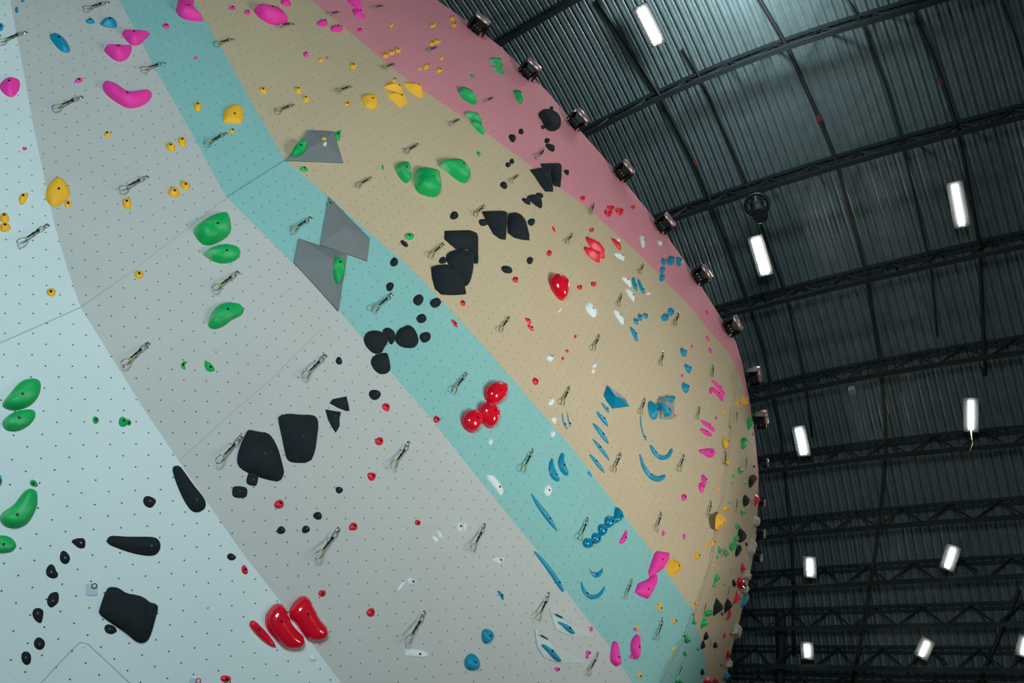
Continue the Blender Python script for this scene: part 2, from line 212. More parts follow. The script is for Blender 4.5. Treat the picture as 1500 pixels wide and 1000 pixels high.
# 'p' rows: crop, colour, [outline], name or '' (a named hold serves as a landmark for its neighbours), style
PL = [
('A','B',[365,245,410,238,455,260,495,310,512,355,508,378,470,378,430,355,395,315,368,275],'large blue oval hold',''),
('A','B',[625,152,650,130,685,138,698,165,670,175,635,168],'',''),
('A','B',[735,165,765,130,800,122,835,130,855,160,858,200,820,202,770,192,740,180],'blue half-dome hold',''),
('A','P',[888,225,1095,235,1098,245,1030,318,990,330,955,320,905,265],'pink bowl-shaped hold','s'),
('A','P',[752,350,850,333,925,345,965,325,962,370,935,425,895,445,850,440,795,400],'pink winged bowl hold','s'),
('A','P',[755,605,790,598,850,618,890,640,930,680,1000,670,1070,660,1108,668,1108,700,1080,740,1020,772,945,785,880,755,800,700,758,650],'big pink boomerang hold','s'),
('A','P',[0,610,40,570,80,558,130,575,147,600,140,650,110,695,80,706,40,690,0,645],'pink hold at the picture edge',''),
('A','P',[1315,-30,1425,-30,1415,45,1440,85,1490,140,1480,148,1370,140,1320,115,1288,75,1300,35],'pink hook-shaped hold','s'),
('B','P',[358,58,440,48,530,68,590,115,613,160,560,177,500,175,430,145,375,95],'big pink leaf-shaped hold','s'),
('B','P',[560,-10,620,-10,636,45,595,48,555,25],'',''),
('B','P',[920,195,950,180,1005,182,1013,205,1000,230,955,237,925,222],'',''),
('B','P',[1020,-20,1120,-20,1145,50,1150,85,1110,62],'pink strap-shaped hold','s'),
('B','P',[1078,65,1110,62,1150,90,1178,110,1172,138,1140,135,1095,108],'',''),
('B','Y',[390,658,415,635,458,632,455,685,425,682],'',''),
('B','Y',[652,640,700,632,712,660,700,688,665,672],'',''),
('B','Y',[708,705,760,700,768,725,755,752,725,740],'',''),
('B','Y',[135,840,145,800,190,770,240,762,272,775,285,830,275,890,265,900,150,895,135,880],'big yellow block hold','m'),
('B','Y',[1025,750,1070,738,1075,750,1055,775,1025,770],'',''),
('B','Y',[1148,700,1180,688,1230,685,1265,715,1275,760,1255,797,1190,790,1165,755],'yellow faceted hold','m'),
('B','Y',[1370,580,1385,565,1405,570,1402,600,1370,598],'',''),
('B','Y',[1310,630,1350,598,1400,605,1440,640,1460,680,1430,690,1390,665,1320,640],'upper yellow flake hold','f'),
('B','Y',[1325,672,1390,672,1460,690,1480,730,1490,755,1440,785,1410,765,1350,710],'lower yellow flake hold','f'),
('X','Y',[2950,605,3000,600,3060,605,3095,645,3105,685,3095,715,3060,705,3000,665],'yellow wing-shaped hold','f'),
('C','G',[580,430,620,415,665,430,690,470,685,480,640,472,600,455],'upper dark green leaf hold',''),
('C','G',[590,485,640,480,680,505,698,540,680,542,620,515],'lower dark green leaf hold',''),
('C','G',[360,650,375,640,420,655,460,690,485,755,478,765,430,745,385,715,362,680],'dark green shield hold','s'),
('C','G',[765,660,785,657,825,685,828,700,822,730,825,752,810,755,785,725,768,690],'green arrowhead hold','s'),
('C','G',[395,828,450,822,490,828,515,860,525,905,480,880,430,865],'upper green wave hold','s'),
('C','G',[440,885,480,888,522,912,545,960,547,988,520,975,470,925],'lower green wave hold','s'),
('C','K',[950,820,1000,790,1050,812,1095,860,1112,895,1105,930,1060,958,1010,945,990,910,970,870,952,850],'big black lump on pink','m'),
('X','K',[3725,985,3760,980,3780,1000,3780,1020,3762,1045,3735,1025],'',''),
('D','Y',[135,455,150,420,180,410,207,413,205,440,185,475,162,500,142,485],'',''),
('D','Y',[0,570,35,548,60,570,68,600,60,628,20,628,0,620],'',''),
('D','Y',[0,638,30,630,65,635,80,660,70,685,35,698,0,690],'',''),
('D','Y',[335,410,345,370,385,310,425,292,465,308,492,340,500,375,520,405,505,435,460,475,425,507,380,503,350,475,335,440],'big yellow shield hold','m'),
('D','Y',[893,480,900,455,930,447,962,455,962,500,955,525,930,530,905,512],'',''),
('D','Y',[1228,400,1250,370,1280,365,1310,385,1317,420,1310,438,1265,440,1235,425],'',''),
('D','Y',[1313,355,1325,328,1355,322,1388,338,1393,370,1380,390,1345,388],'',''),
('D','Y',[1212,80,1225,45,1250,36,1280,50,1285,90,1272,115,1240,105],'',''),
('D','Y',[1300,30,1310,5,1340,0,1362,8,1365,40,1350,75,1330,72,1310,55],'',''),
('E','G',[640,130,655,70,690,32,735,30,750,60,735,100,690,130],'green hold on the upper volume','v1'),
('E','Y',[848,15,870,3,892,15,885,35,865,32],'','v1'),
('E','W',[862,48,880,40,895,50,890,68,870,70],'','v1'),
('X','G',[2445,970,2485,955,2500,940,2495,1000,2490,1030,2465,1025,2450,1000],'',''),
('X','G',[2430,1925,2445,1895,2470,1882,2510,1905,2528,1940,2520,2000,2495,2055,2475,2075,2455,2050,2440,2000],'green teardrop on the volume','v3'),
('X','G',[1420,1680,1440,1650,1500,1605,1560,1570,1630,1555,1670,1560,1678,1590,1692,1630,1693,1690,1650,1740,1580,1775,1520,1788,1480,1775,1440,1725],'green two-tone bowl hold','s'),
('X','G',[1490,1850,1550,1810,1630,1788,1700,1790,1750,1815,1762,1845,1745,1890,1690,1918,1620,1925,1550,1900,1500,1865],'green half-moon hold','s'),
('X','G',[2895,1230,2910,1200,2950,1185,2995,1190,3010,1240,3005,1310,2985,1340,2950,1320,2915,1275],'green egg-shaped hold','s'),
('E','K',[1432,760,1455,755,1490,785,1488,808,1465,805,1440,785],'',''),
('F','G',[45,270,60,232,90,228,180,245,215,270,220,310,228,370,220,410,200,435,150,432,80,410,48,375,40,320],'green bucket hold','s'),
('F','G',[215,210,230,190,290,170,340,165,385,185,430,250,440,290,425,325,400,337,350,310,280,255],'large green clam hold','s'),
('F','K',[990,58,1020,45,1060,70,1068,95,1050,112,1020,95],'',''),
('F','K',[660,350,685,322,715,345,718,370,700,385,675,372],'',''),
('F','K',[885,240,960,225,1030,235,1042,330,1055,398,1000,398,965,355,920,285],'black wedge astride pink edge','mc'),
('F','K',[962,195,1090,190,1118,220,1115,300,1108,368,1060,355,1048,330,1038,232,975,222],'black square-topped wedge','mc'),
('F','K',[1128,245,1160,238,1172,260,1162,287,1135,265],'',''),
('F','K',[920,412,960,408,980,425,978,450,945,445],'',''),
('F','K',[855,440,900,420,940,430,970,470,972,528,930,505,885,470],'black dart-shaped hold','m'),
('F','K',[820,452,855,448,880,470,890,500,860,495,830,472],'',''),
('F','K',[505,605,565,600,582,640,540,655,515,645],'',''),
('F','K',[535,545,620,540,690,540,720,560,715,660,708,750,670,745,620,710,580,640],'left black trapezoid macro','mc'),
('F','K',[728,560,780,550,820,580,855,630,885,755,830,750,770,735,725,700,722,620],'right black fin macro','mc'),
('F','K',[862,622,880,600,915,597,923,625,900,655,875,645],'',''),
('F','K',[265,685,440,680,490,700,508,740,508,920,480,925,475,860,430,822,345,818,262,745],'black hooked macro','mc'),
('X','K',[3270,1870,3300,1840,3360,1822,3420,1828,3465,1860,3474,1930,3462,2010,3440,2075,3405,2090,3360,2020,3290,1930],'black dome macro','m'),
('X','K',[3165,1950,3200,1938,3265,1930,3330,1945,3370,2000,3400,2060,3418,2148,3330,2155,3240,2150,3195,2110,3170,2020],'lowest black fan macro','mc'),
('X','K',[3670,1955,3700,1942,3740,1950,3758,1985,3740,2000,3700,1998,3680,1980],'',''),
('F','R',[1040,650,1060,665,1073,700,1055,695],'',''),
('F','R',[1290,722,1340,745,1395,790,1430,850,1432,890,1405,888,1380,850,1310,790],'upper red shell hold',''),
('F','R',[1282,800,1340,815,1390,855,1402,900,1392,925,1340,895,1295,850,1280,820],'lower red shell hold',''),
('N','R',[245,0,300,5,305,25,275,40,250,25],'',''),
('N','R',[230,35,265,28,290,42,275,85,250,88,230,65],'',''),
('N','R',[310,25,340,15,370,40,360,75,330,72,308,45],'',''),
('N','R',[270,232,310,255,345,295,355,330,330,322,295,280],'slim red claw hold',''),
('N','W',[315,240,338,250,342,275,322,262],'',''),
('N','W',[295,345,330,345,365,370,378,410,350,400,310,375],'',''),
('N','W',[485,225,500,220,520,250,525,310,505,312,492,270],'white finger-shaped hold',''),
('N','W',[350,518,390,530,420,570,428,608,400,585,365,550],'',''),
('N','W',[378,605,410,620,445,665,450,710,425,690,395,645],'',''),
('N','W',[82,730,105,695,140,735,178,780,158,830,110,790],'broad white slab hold','m'),
('N','W',[290,765,310,765,345,805,375,850,365,882,330,840,305,800],'long white slat hold',''),
('N','B',[430,535,450,525,455,570,475,635,450,620,432,580],'',''),
('N','B',[470,545,485,540,495,580,530,655,505,645,480,600],'',''),
('N','B',[412,885,440,905,465,950,478,1005,455,990,430,940],'blue feather hold',''),
('N','P',[965,768,985,775,990,800,975,805],'',''),
('O','P',[965,50,985,65,997,105,980,95],'',''),
('O','P',[983,138,1005,150,1020,190,1000,185],'',''),
('H','G',[30,360,45,300,90,240,150,213,220,215,270,235,288,270,270,305,200,335,150,375,100,402,50,400,32,380],'green kidney hold','s'),
('G','G',[1325,670,1340,645,1368,645,1372,655,1348,672,1365,700,1350,705,1330,690],'',''),
('X','G',[1492,2650,1530,2645,1555,2670,1580,2712,1540,2722,1510,2710],'',''),
('X','K',[2415,2950,2440,2920,2540,2900,2555,2960,2563,3005,2540,3008,2480,2985],'upper black fin hold','mc'),
('K','K',[885,-5,1000,15,990,60,990,120,962,167,930,120,905,70],'lower black fin hold','mc'),
('H','K',[1170,470,1190,430,1240,415,1300,425,1345,460,1345,500,1315,545,1300,580,1245,588,1195,545,1172,500],'black boulder hold','m'),
('H','K',[1300,428,1315,405,1350,395,1390,425,1400,460,1390,500,1370,520,1350,510,1345,455],'black knob hold','m'),
('X','K',[2902,2460,2920,2410,2970,2385,3000,2375,3040,2410,3070,2480,3060,2520,3030,2545,2950,2540,2902,2500],'black potato hold','m'),
('H','K',[1220,640,1240,600,1310,582,1340,582,1355,640,1365,700,1340,730,1290,738,1250,710,1225,670],'black pot-shaped hold','m'),
('I','K',[25,200,40,165,80,150,105,175,100,210,70,240,40,225],'','m'),
('I','K',[148,212,165,190,210,175,235,205,225,235,185,255,160,240],'','m'),
('I','K',[50,325,75,298,110,297,128,330,110,360,75,365,55,345],'','m'),
('I','K',[73,460,90,435,140,427,160,455,150,490,110,510,85,495],'','m'),
('I','R',[305,340,325,338,350,370,357,400,335,390,312,362],'',''),
('I','R',[845,325,865,325,890,350,893,372,875,370,852,345],'',''),
('I','R',[862,374,880,374,905,395,908,422,890,420,868,395],'',''),
('I','R',[1023,50,1040,10,1065,8,1110,30,1148,75,1155,120,1140,190,1115,198,1080,170,1040,110],'glossy red egg hold','o'),
('I','R',[547,870,570,815,620,790,670,795,705,825,708,880,690,930,645,963,590,955,560,920],'top glossy red ball','o'),
('X','R',[3505,2985,3525,2950,3560,2942,3610,2965,3645,3010,3650,3040,3640,3090,3610,3133,3570,3130,3530,3080,3505,3020],'middle glossy red ball','o'),
('L','R',[380,80,395,25,440,-5,485,0,520,40,526,90,510,135,475,168,440,162,400,130],'lowest glossy red ball','o'),
('I','W',[1080,280,1110,243,1115,260,1095,287],'',''),
('I','W',[1355,650,1372,655,1368,690,1345,690,1340,670],'',''),
('I','W',[1328,705,1345,695,1360,710,1350,735,1335,725],'',''),
('G','G',[15,950,90,860,140,800,190,775,250,768,290,785,298,830,280,900,230,960,150,995,80,998,30,980],'green pea-pod hold','s'),
('X','G',[15,3100,30,3065,100,3015,195,2995,250,3000,260,3040,240,3080,200,3120,140,3150,90,3155,40,3145],'green melon-slice hold','s'),
('J','G',[215,540,228,512,255,512,280,548,272,566,230,558],'',''),
('J','G',[0,780,30,740,100,700,150,630,190,585,230,577,265,595,272,640,270,700,240,770,200,830,130,862,60,860,10,825],'big green banana hold','s'),
('X','G',[-30,3920,50,3920,100,3950,120,3990,110,4015,85,4035,40,4045,-30,4050],'','s'),
('J','K',[1265,440,1280,412,1320,412,1350,450,1420,550,1490,635,1510,680,1500,720,1450,748,1400,735,1350,660,1300,550],'long black club hold','o2'),
('J','K',[1047,665,1060,635,1090,630,1135,650,1145,672,1120,710,1095,718,1060,700],'',''),
('X','K',[520,3965,545,3945,600,3937,625,3950,625,4000,610,4015,575,4012,550,3990],'',''),
('X','K',[788,3950,810,3925,840,3922,940,3930,1100,3928,1150,3940,1172,3975,1170,4020,1140,4060,1080,4068,960,4045,850,4005,795,3980],'flat black club hold','o2'),
('K','K',[320,150,340,145,400,160,460,165,500,200,540,280,560,350,583,440,580,470,552,518,490,510,400,485,300,445,250,400,245,340,275,240,305,180],'huge black shield macro','m'),
('K','K',[545,60,560,40,620,25,700,35,790,35,825,55,837,100,825,200,812,300,775,380,650,378,615,360,600,320,575,200],'huge black block macro','m'),
('K','K',[302,530,320,462,350,445,385,453,395,490,385,540,375,558,330,552],'','m'),
('K','K',[202,590,210,560,260,558,312,570,312,620,300,642,240,645,205,632],'','m'),
('K','R',[1190,465,1220,457,1258,465,1255,495,1230,523,1200,510],'',''),
('K','R',[1055,860,1068,835,1090,822,1118,835,1120,880,1060,884],'',''),
('L','R',[170,75,190,35,230,65,225,80,195,100],'',''),
('L','W',[573,230,593,200,615,225,600,262,585,250],'',''),
('L','W',[1035,60,1055,42,1078,60,1070,105,1050,90],'',''),
('L','W',[1028,165,1045,142,1070,165,1065,190,1050,200,1035,190],'',''),
('L','W',[560,487,590,468,630,490,690,580,685,610,668,630,620,560],'white sail-shaped hold','m'),
('L','W',[985,590,1010,535,1045,575,1038,615,1015,632,990,610],'white kite-shaped hold','m'),
('L','W',[160,930,180,915,222,955,205,978,180,965],'',''),
('L','W',[197,888,215,880,245,925,235,950,205,910],'',''),
('L','W',[348,885,350,830,370,818,386,825,386,898,360,895],'',''),
('L','W',[400,822,418,825,415,890,400,898],'',''),
('L','B',[1020,420,1035,365,1050,352,1055,400,1075,470,1103,520,1080,525,1045,500,1025,465],'left blue moon hold','s'),
('L','B',[1090,370,1110,320,1130,312,1130,370,1145,430,1165,478,1140,480,1110,450,1092,410],'right blue moon hold','s'),
('L','B',[893,618,905,618,960,690,1030,770,1090,885,1075,885,1000,800,930,700],'long blue blade on teal',''),
('L','B',[1115,25,1125,25,1128,80,1168,150,1140,130,1120,80],'',''),
('L','B',[1153,25,1162,25,1168,75,1190,125,1165,105],'',''),
('O','B',[195,540,230,560,262,600,262,627,230,595],'blue flake highest of ladder',''),
('L','B',[1365,5,1400,25,1440,70,1462,130,1430,105,1385,50],'second blue ladder flake',''),
('L','B',[1335,90,1380,115,1430,175,1468,255,1430,230,1370,150],'third blue ladder flake',''),
('L','B',[1335,205,1380,235,1440,310,1475,382,1440,350,1375,270],'fourth blue ladder flake',''),
('L','B',[1312,315,1360,350,1410,410,1437,470,1400,440,1345,375],'lowest blue ladder flake',''),
('L','B',[1300,445,1325,455,1340,495,1315,480],'',''),
('Q','B',[292,520,305,430,312,405,345,440,362,480,355,510,310,533],'top bead of blue chain','o'),
('O','B',[488,645,497,645,500,720,520,780,545,830,520,810,495,740],'thin blue sickle hold',''),
('O','B',[563,855,580,860,610,910,655,938,690,925,710,885,730,880,725,920,695,960,650,968,605,945,575,900],'blue smile hold',''),
('Q','B',[488,25,500,30,520,100,570,165,620,188,660,172,678,175,672,200,640,222,600,222,550,195,505,120],'big blue scythe hold',''),
('O','B',[782,145,810,145,835,180,825,208,805,212,785,185],'',''),
('O','B',[810,262,840,265,868,295,862,325,845,335,820,300],'',''),
('O','B',[795,395,825,400,850,430,845,465,825,480,800,455],'',''),
('O','B',[635,540,680,570,715,610,712,640,690,645,660,600],'blue petal on tan volume','v4'),
('O','B',[655,505,700,512,735,490,742,520,730,545,700,540,675,525],'blue beak on tan volume','v4'),
('O','P',[1010,385,1030,382,1080,430,1110,480,1108,505,1090,480,1050,435],'upper pink bar hold',''),
('O','P',[1000,435,1030,432,1075,480,1100,520,1095,545,1060,500,1025,465,1008,490,998,470],'lower pink bar hold',''),
('O','P',[930,672,970,680,1010,710,1038,750,1035,765,1000,740,945,700],'upper pink rail hold',''),
('O','P',[920,738,960,735,1005,765,1022,790,1005,797,960,780],'lower pink rail hold',''),
('O','P',[920,890,960,885,1000,880,1035,885,1040,920,1025,945,990,950,960,925,925,912],'lumpy pink hold',''),
('O','Y',[1090,600,1105,592,1118,615,1105,635,1090,620],'',''),
('O','Y',[1235,505,1255,497,1275,530,1272,570,1250,575,1235,545],'',''),
('O','Y',[1100,805,1125,805,1140,845,1125,890,1105,870,1095,830],'',''),
('O','G',[1230,810,1260,800,1285,830,1275,860,1250,890,1230,885,1228,850],'green club at bright side',''),
('Q','P',[938,175,960,172,975,210,970,255,955,255,940,220],'',''),
('Q','P',[920,235,945,230,962,265,950,305,935,310,920,275],'',''),
('Q','P',[788,318,825,315,838,340,800,378],'',''),
('Q','P',[375,600,388,572,397,600,390,650,370,675,335,680,350,640],'pink shark-fin hold',''),
('Q','P',[600,750,620,732,705,745,700,800,665,860,600,910,565,922,553,890,575,820],'upper pink ribbon macro','mc'),
('R','P',[455,335,480,270,540,245,590,205,620,210,615,270,580,340,550,385,490,360],'lower pink ribbon macro','mc'),
('R','P',[270,830,285,710,305,692,325,710,335,800,343,855,320,882,290,860],'pink bowling-pin hold','s'),
('R','P',[418,710,455,645,485,650,485,740,470,810,450,832,430,800],'pink flame-shaped hold','s'),
('U','P',[1060,885,1100,885,1100,905,1080,920,1065,905],'',''),
('Q','Y',[1045,540,1050,480,1075,447,1100,480,1095,540,1060,587,1045,575],'tall yellow crystal hold','f'),
('Q','Y',[695,855,712,790,745,792,780,810,795,860,780,885,725,922,700,890],'yellow pyramid hold','f'),
('R','Y',[722,745,755,733,745,755,725,772],'',''),
('R','Y',[480,905,492,910,497,960,485,972,472,950],'',''),
('Q','G',[1142,680,1165,655,1195,665,1195,700,1165,742,1145,725],'green diamond hold',''),
('R','G',[1035,225,1045,190,1072,225,1060,255,1035,262],'',''),
('R','G',[960,480,985,458,1020,470,1025,490,990,518,965,515],'upper green crystal hold','f'),
('R','G',[935,570,955,515,985,545,975,575,935,608],'lower green crystal hold','f'),
('R','G',[820,670,835,648,855,670,845,700,825,718],'',''),
('R','G',[750,975,775,960,805,985,800,1010,745,1010],'',''),
('Q','K',[1285,215,1295,180,1335,172,1340,200,1320,250,1295,277,1287,250],'black acorn hold','m'),
('Q','K',[1240,370,1250,320,1275,330,1290,360,1275,400,1250,415],'black spur hold','m'),
('Q','K',[1208,600,1220,560,1255,590,1260,640,1235,675,1205,668],'upper black prism hold','m'),
('Q','K',[1185,740,1210,680,1230,700,1220,745,1190,787],'lower black prism hold','m'),
('R','K',[1030,440,1050,375,1100,435,1070,485,1028,512],'left black sail hold','f'),
('R','K',[1108,430,1130,378,1160,410,1145,455,1108,495],'right black sail hold','f'),
('Q','R',[1328,330,1345,310,1352,370,1335,415,1325,400],'',''),
('Q','R',[1225,870,1238,805,1250,860,1238,905],'',''),
('R','R',[1198,260,1215,215,1245,260,1240,310,1210,320],'dark red bulb hold','o'),
('R','R',[1175,400,1200,325,1225,375,1200,410,1172,430],'dark red triangle hold','f'),
('R','R',[1118,545,1145,450,1150,480,1125,545],'',''),
('R','R',[1115,820,1135,740,1145,780,1125,832],'',''),
('R','R',[955,975,1000,945,1000,1010,950,1010],'',''),
('R','R',[1030,960,1045,935,1062,1010,1015,1010],'',''),
('Q','W',[1318,490,1340,475,1350,520,1335,560,1318,540],'','w'),
('Q','W',[1280,740,1300,640,1330,660,1320,720,1295,780],'upper white edge volume','w'),
('R','W',[1240,215,1262,165,1285,190,1272,255,1245,240],'','w'),
('R','W',[1190,560,1218,575,1213,620,1190,680,1168,640],'','w'),
('R','W',[1228,330,1260,280,1265,310,1240,350],'','w'),
('R','W',[1118,880,1140,810,1147,850,1128,890],'','w'),
('R','B',[1225,450,1240,380,1270,320,1268,370,1240,450],'blue lumps along wall edge',''),
('R','B',[1203,640,1220,620,1216,670,1204,680],'',''),
('R','B',[1098,960,1120,912,1140,925,1128,970,1100,990],'blue bulb at wall edge','o'),
('M','K',[437,85,445,40,470,28,505,60,515,95,495,128,465,128,445,110],'',''),
('M','K',[335,195,345,150,375,127,400,145,410,180,427,200,420,225,390,237,350,222],'',''),
('M','K',[343,400,360,350,400,332,430,340,430,408,400,435,375,450,350,430],'',''),
('M','K',[235,500,245,460,280,449,315,465,318,500,305,555,290,563,255,540],'',''),
('M','K',[246,710,260,675,290,663,325,690,330,720,315,750,285,760,255,740],'',''),
('M','K',[155,815,160,780,190,767,225,785,228,850,195,872,165,850],'',''),
('M','K',[763,600,775,575,800,570,840,585,858,615,835,640,805,643,775,630],'',''),
('M','K',[730,470,785,310,830,297,880,310,925,345,1020,360,1070,385,1095,410,1140,420,1160,445,1140,520,1110,630,1080,690,1040,705,1000,695,930,635,860,585,760,520,732,490],'big speckled black macro','m'),
('S','K',[162,75,175,52,200,50,232,75,222,95,195,105,170,92],'',''),
('S','R',[330,570,340,545,370,543,410,580,480,660,518,715,520,740,490,738,430,700,370,640,335,595],'slim red bean hold','o'),
('S','R',[447,550,460,490,510,430,545,418,575,425,600,470,630,550,670,610,725,660,733,700,715,740,660,762,610,758,575,740,530,690,460,610],'left big red kidney','o'),
('S','R',[625,480,640,440,690,380,730,362,765,375,800,450,840,530,895,590,903,640,880,685,820,702,770,695,735,655,670,560,632,530],'right big red kidney','o'),
('S','W',[1408,315,1455,255,1472,262,1425,325],'','m'),
('U','W',[-20,230,20,225,55,260,30,290,-10,285],'',''),
('U','W',[-30,745,0,748,137,768,133,823,0,808,-30,805],'white bar hold','m'),
('U','W',[608,95,625,72,655,80,685,70,697,95,680,125,655,137,640,118,615,110],'white heart-shaped hold',''),
('U','B',[640,325,660,322,690,360,692,397,675,385,655,350],'',''),
('U','B',[530,645,540,610,570,602,605,620,618,655,600,690,560,717,535,695],'upper round blue hold','s'),
('U','B',[405,850,415,810,455,778,495,805,514,855,495,900,455,912,415,895],'lower round blue hold','s'),
('U','B',[912,38,935,40,1010,120,1080,210,1135,310,1130,332,1100,310,1030,200,950,90],'long blue blade on grey',''),
('U','B',[1315,150,1330,180,1370,192,1400,175,1415,150,1418,180,1400,220,1360,230,1330,205],'small blue smile hold',''),
('U','B',[1257,262,1268,258,1285,310,1330,355,1380,350,1415,310,1432,282,1428,320,1400,370,1345,390,1295,370,1265,320],'wide blue smile hold',''),
('U','B',[1080,550,1120,553,1170,575,1205,620,1210,640,1190,640,1140,605],'blue fin on upper volume','v5'),
('U','B',[968,718,1000,720,1060,760,1105,820,1112,843,1090,840,1030,790],'blue fin on lower volume','v6'),
]
# faceted box volumes: outline (px), apexes (px, height in m), material, label
VOL = [
 ('V1', [(418,234.5),(452,190),(489,192),(503,238)], [(474,206,.07)], 'grey', 'dark grey four-sided box volume on tan panels with a green hold on it'),
 ('V2', [(482,288),(542,349),(538,382),(469.6,358)], [(508,332,.08)], 'grey', 'upper dark grey kite-shaped volume on the teal panels'),
 ('V3', [(438,349),(509,372),(496,455),(431,384)], [(486,378,.08)], 'grey', 'lower dark grey kite-shaped volume with green teardrop hold'),
 ('V4', [(963.4,584),(987,579),(988.5,612),(984,614),(968,613.6)], [(975,589,.1)], 'tan', 'small pale tan box volume with two blue holds on it'),
 ('V5', [(805,891),(870,931),(868,932),(838,932),(815,922)], [(832,912,.07)], 'pale', 'upper pale triangular volume with a blue hold and black lettering'),
 ('V6', [(783.5,921),(855,968),(853,970),(818,971),(797,962),(788,948)], [(812,946,.08)], 'pale', 'lower pale triangular volume with a blue hold and black lettering'),
 ('V7', [(885,579),(890,564),(908,576),(917,585),(922,595),(898,598),(890,588)], [(902,580,.12)], 'blue', 'glossy blue faceted crystal macro on tan panels'),
]
QD = [(68,331,27,357),(118,143,78,160),(214,260,176,279),(239,93,207,103),(347,400,312,425),(475,522,443,553),(454,320,426,338),(543,261,521,273),(573,432,545,455),(621,898,594,942),(803,871,786,907),(970,907,961,936),(495,776,462,818),(216,504,179,535),(352,641,317,678),(598,650,573,685),(682,548,662,574),(745,465,731,485),(779,660,764,690),(833,568,822,592),(709,770,690,806),(925,850,915,876),(860,760,848,790),(968,752,960,777),(908,665,898,690),(1001,667,994,689),(1041,735,1037,757),(875,958,860,988),
(157,4,123,14),(341,58,314,65),(429,35,406,39),(497,18,480,21),(561,9,546,11),(578,94,560,100),(514,127,492,134),(429,154,403,164),(640,70,625,74),(722,143,710,149),(672,175,658,183),(612,212,592,223),(798,219,785,232),(758,257,747,266),(709,302,694,315),(648,358,628,376),(838,343,829,356),(870,299,864,312),(942,388,936,400),(910,431,905,448),(994,459,987,476),(877,492,868,512),(971,516,967,535),(1044,535,1043,552),(1024,597,1021,614),(944,584,938,606),(36,48,-2,63),(330,196,300,212),
(1079,604,1078,618),(1063,663,1060,680),(1093,670,1092,684),(1079,730,1077,750),(1061,802,1057,818),(1034,881,1029,900),(1041,936,1037,955),(1000,968,990,996),(1101,732,1100,744),(1068,858,1064,876)]
# ------------------------------------------------------------------ the climbing wall: a smooth, slightly overhanging sheet
WC = [0.11293583, -0.04531540, 0.03460917, -0.00432855, -0.00241500, -0.00403463]
CREASE = [(1079,533),(1076,590),(1068,650),(1060,720),(1052,770),(1040,830),(1020,890),(1005,930),(985,965),(967,1000),(900,1120)]
KINK = [(-160,560),(0,502),(118,450),(330,291),(420,234),(520,160),(800,-100)]
def wall_depth(x, y):
    a, b = (x-600)/500, (y-500)/500
    d = 1/(WC[0]+WC[1]*a+WC[2]*b+WC[3]*a*a+WC[4]*a*b+WC[5]*b*b)
    d *= math.exp(-.10*(a*.57-b*.82))
    xc = interp(CREASE, y) if y > 533 else 1079+(533-y)*.6
    d *= 1+.0035*max(0.0, x-xc)
    yk = float(np.interp(x, [p[0] for p in KINK], [p[1] for p in KINK]))
    return d*(1+.00010*max(0.0, yk-y))
def WP(x, y): return CAM+ray(x, y)/F*wall_depth(x, y)
def WN(x, y):
    p = WP(x, y); n = np.cross(WP(x+2, y)-p, WP(x, y-2)-p); n /= np.linalg.norm(n)
    return n if n@(CAM-p) > 0 else -n
def unproj(x, y, p0, n):                     # a photograph point on the plane (p0, n)
    r = ray(x, y); return CAM+r*(((p0-CAM)@n)/(r@n))

B = {
 'edge': [(-170,-120),(-170,1130),(-170,1420)],
 0: [(-8,-120),(15,0),(52,200),(80,330),(101,400),(118,450),(210,598),(262,675),(348,800),(410,880),(500,1000),(590,1130),(770,1420)],
 1: [(112,-120),(175,0),(230,105),(284,200),(331,288),(444,400),(496,454),(600,577),(621,600),(700,700),(782,800),(840,880),(900,956),(926,1000),(975,1130),(990,1420)],
 2: [(228,-120),(283,0),(300,28),(398,200),(418,234),(482,288),(603,394),(700,497),(790,600),(842,661),(912,752),(949,800),(990,858),(1014,893),(1026,935),(1037,988),(1041,1040),(1040,1130),(1016,1420)],
 3: [(346,-120),(456,0),(600,120),(622,134),(720,200),(854,300),(930,366),(1010,448),(1035,480),(1064,512),(1080,540),(1088,562),(1098,604),(1104,646),(1108,690),(1110,740)],
 4: [(530,-120),(640,0),(700,42),(735,70),(800,132),(856,198),(905,254),(960,322),(1010,392),(1078,500),(1088,534),(1098,588),(1106,640),(1111,690),(1111,740)],
 5: [(1110,740),(1108,784),(1097,850),(1083,910),(1072,950),(1063,1000),(1050,1130),(1022,1420)]}
def resample(poly, n):
    p = np.array(poly, float); s = np.r_[0, np.cumsum(np.hypot(*np.diff(p, axis=0).T))]; t = np.linspace(0, s[-1], n)
    return np.stack([np.interp(t, s, p[:, 0]), np.interp(t, s, p[:, 1])], 1)
PLY = mat('plywood', srgb(120, 104, 80), .8, vary=.15)
def plan_u(p): return p[0]*.93-p[1]*.35
wall = empty('climbing_wall', (3, 6, 0))
tag(wall, 'tall curved indoor climbing wall in white, grey, teal, tan and pink panels', 'climbing wall')
_ti = Matrix.Translation(-Vector((3, 6, 0)))
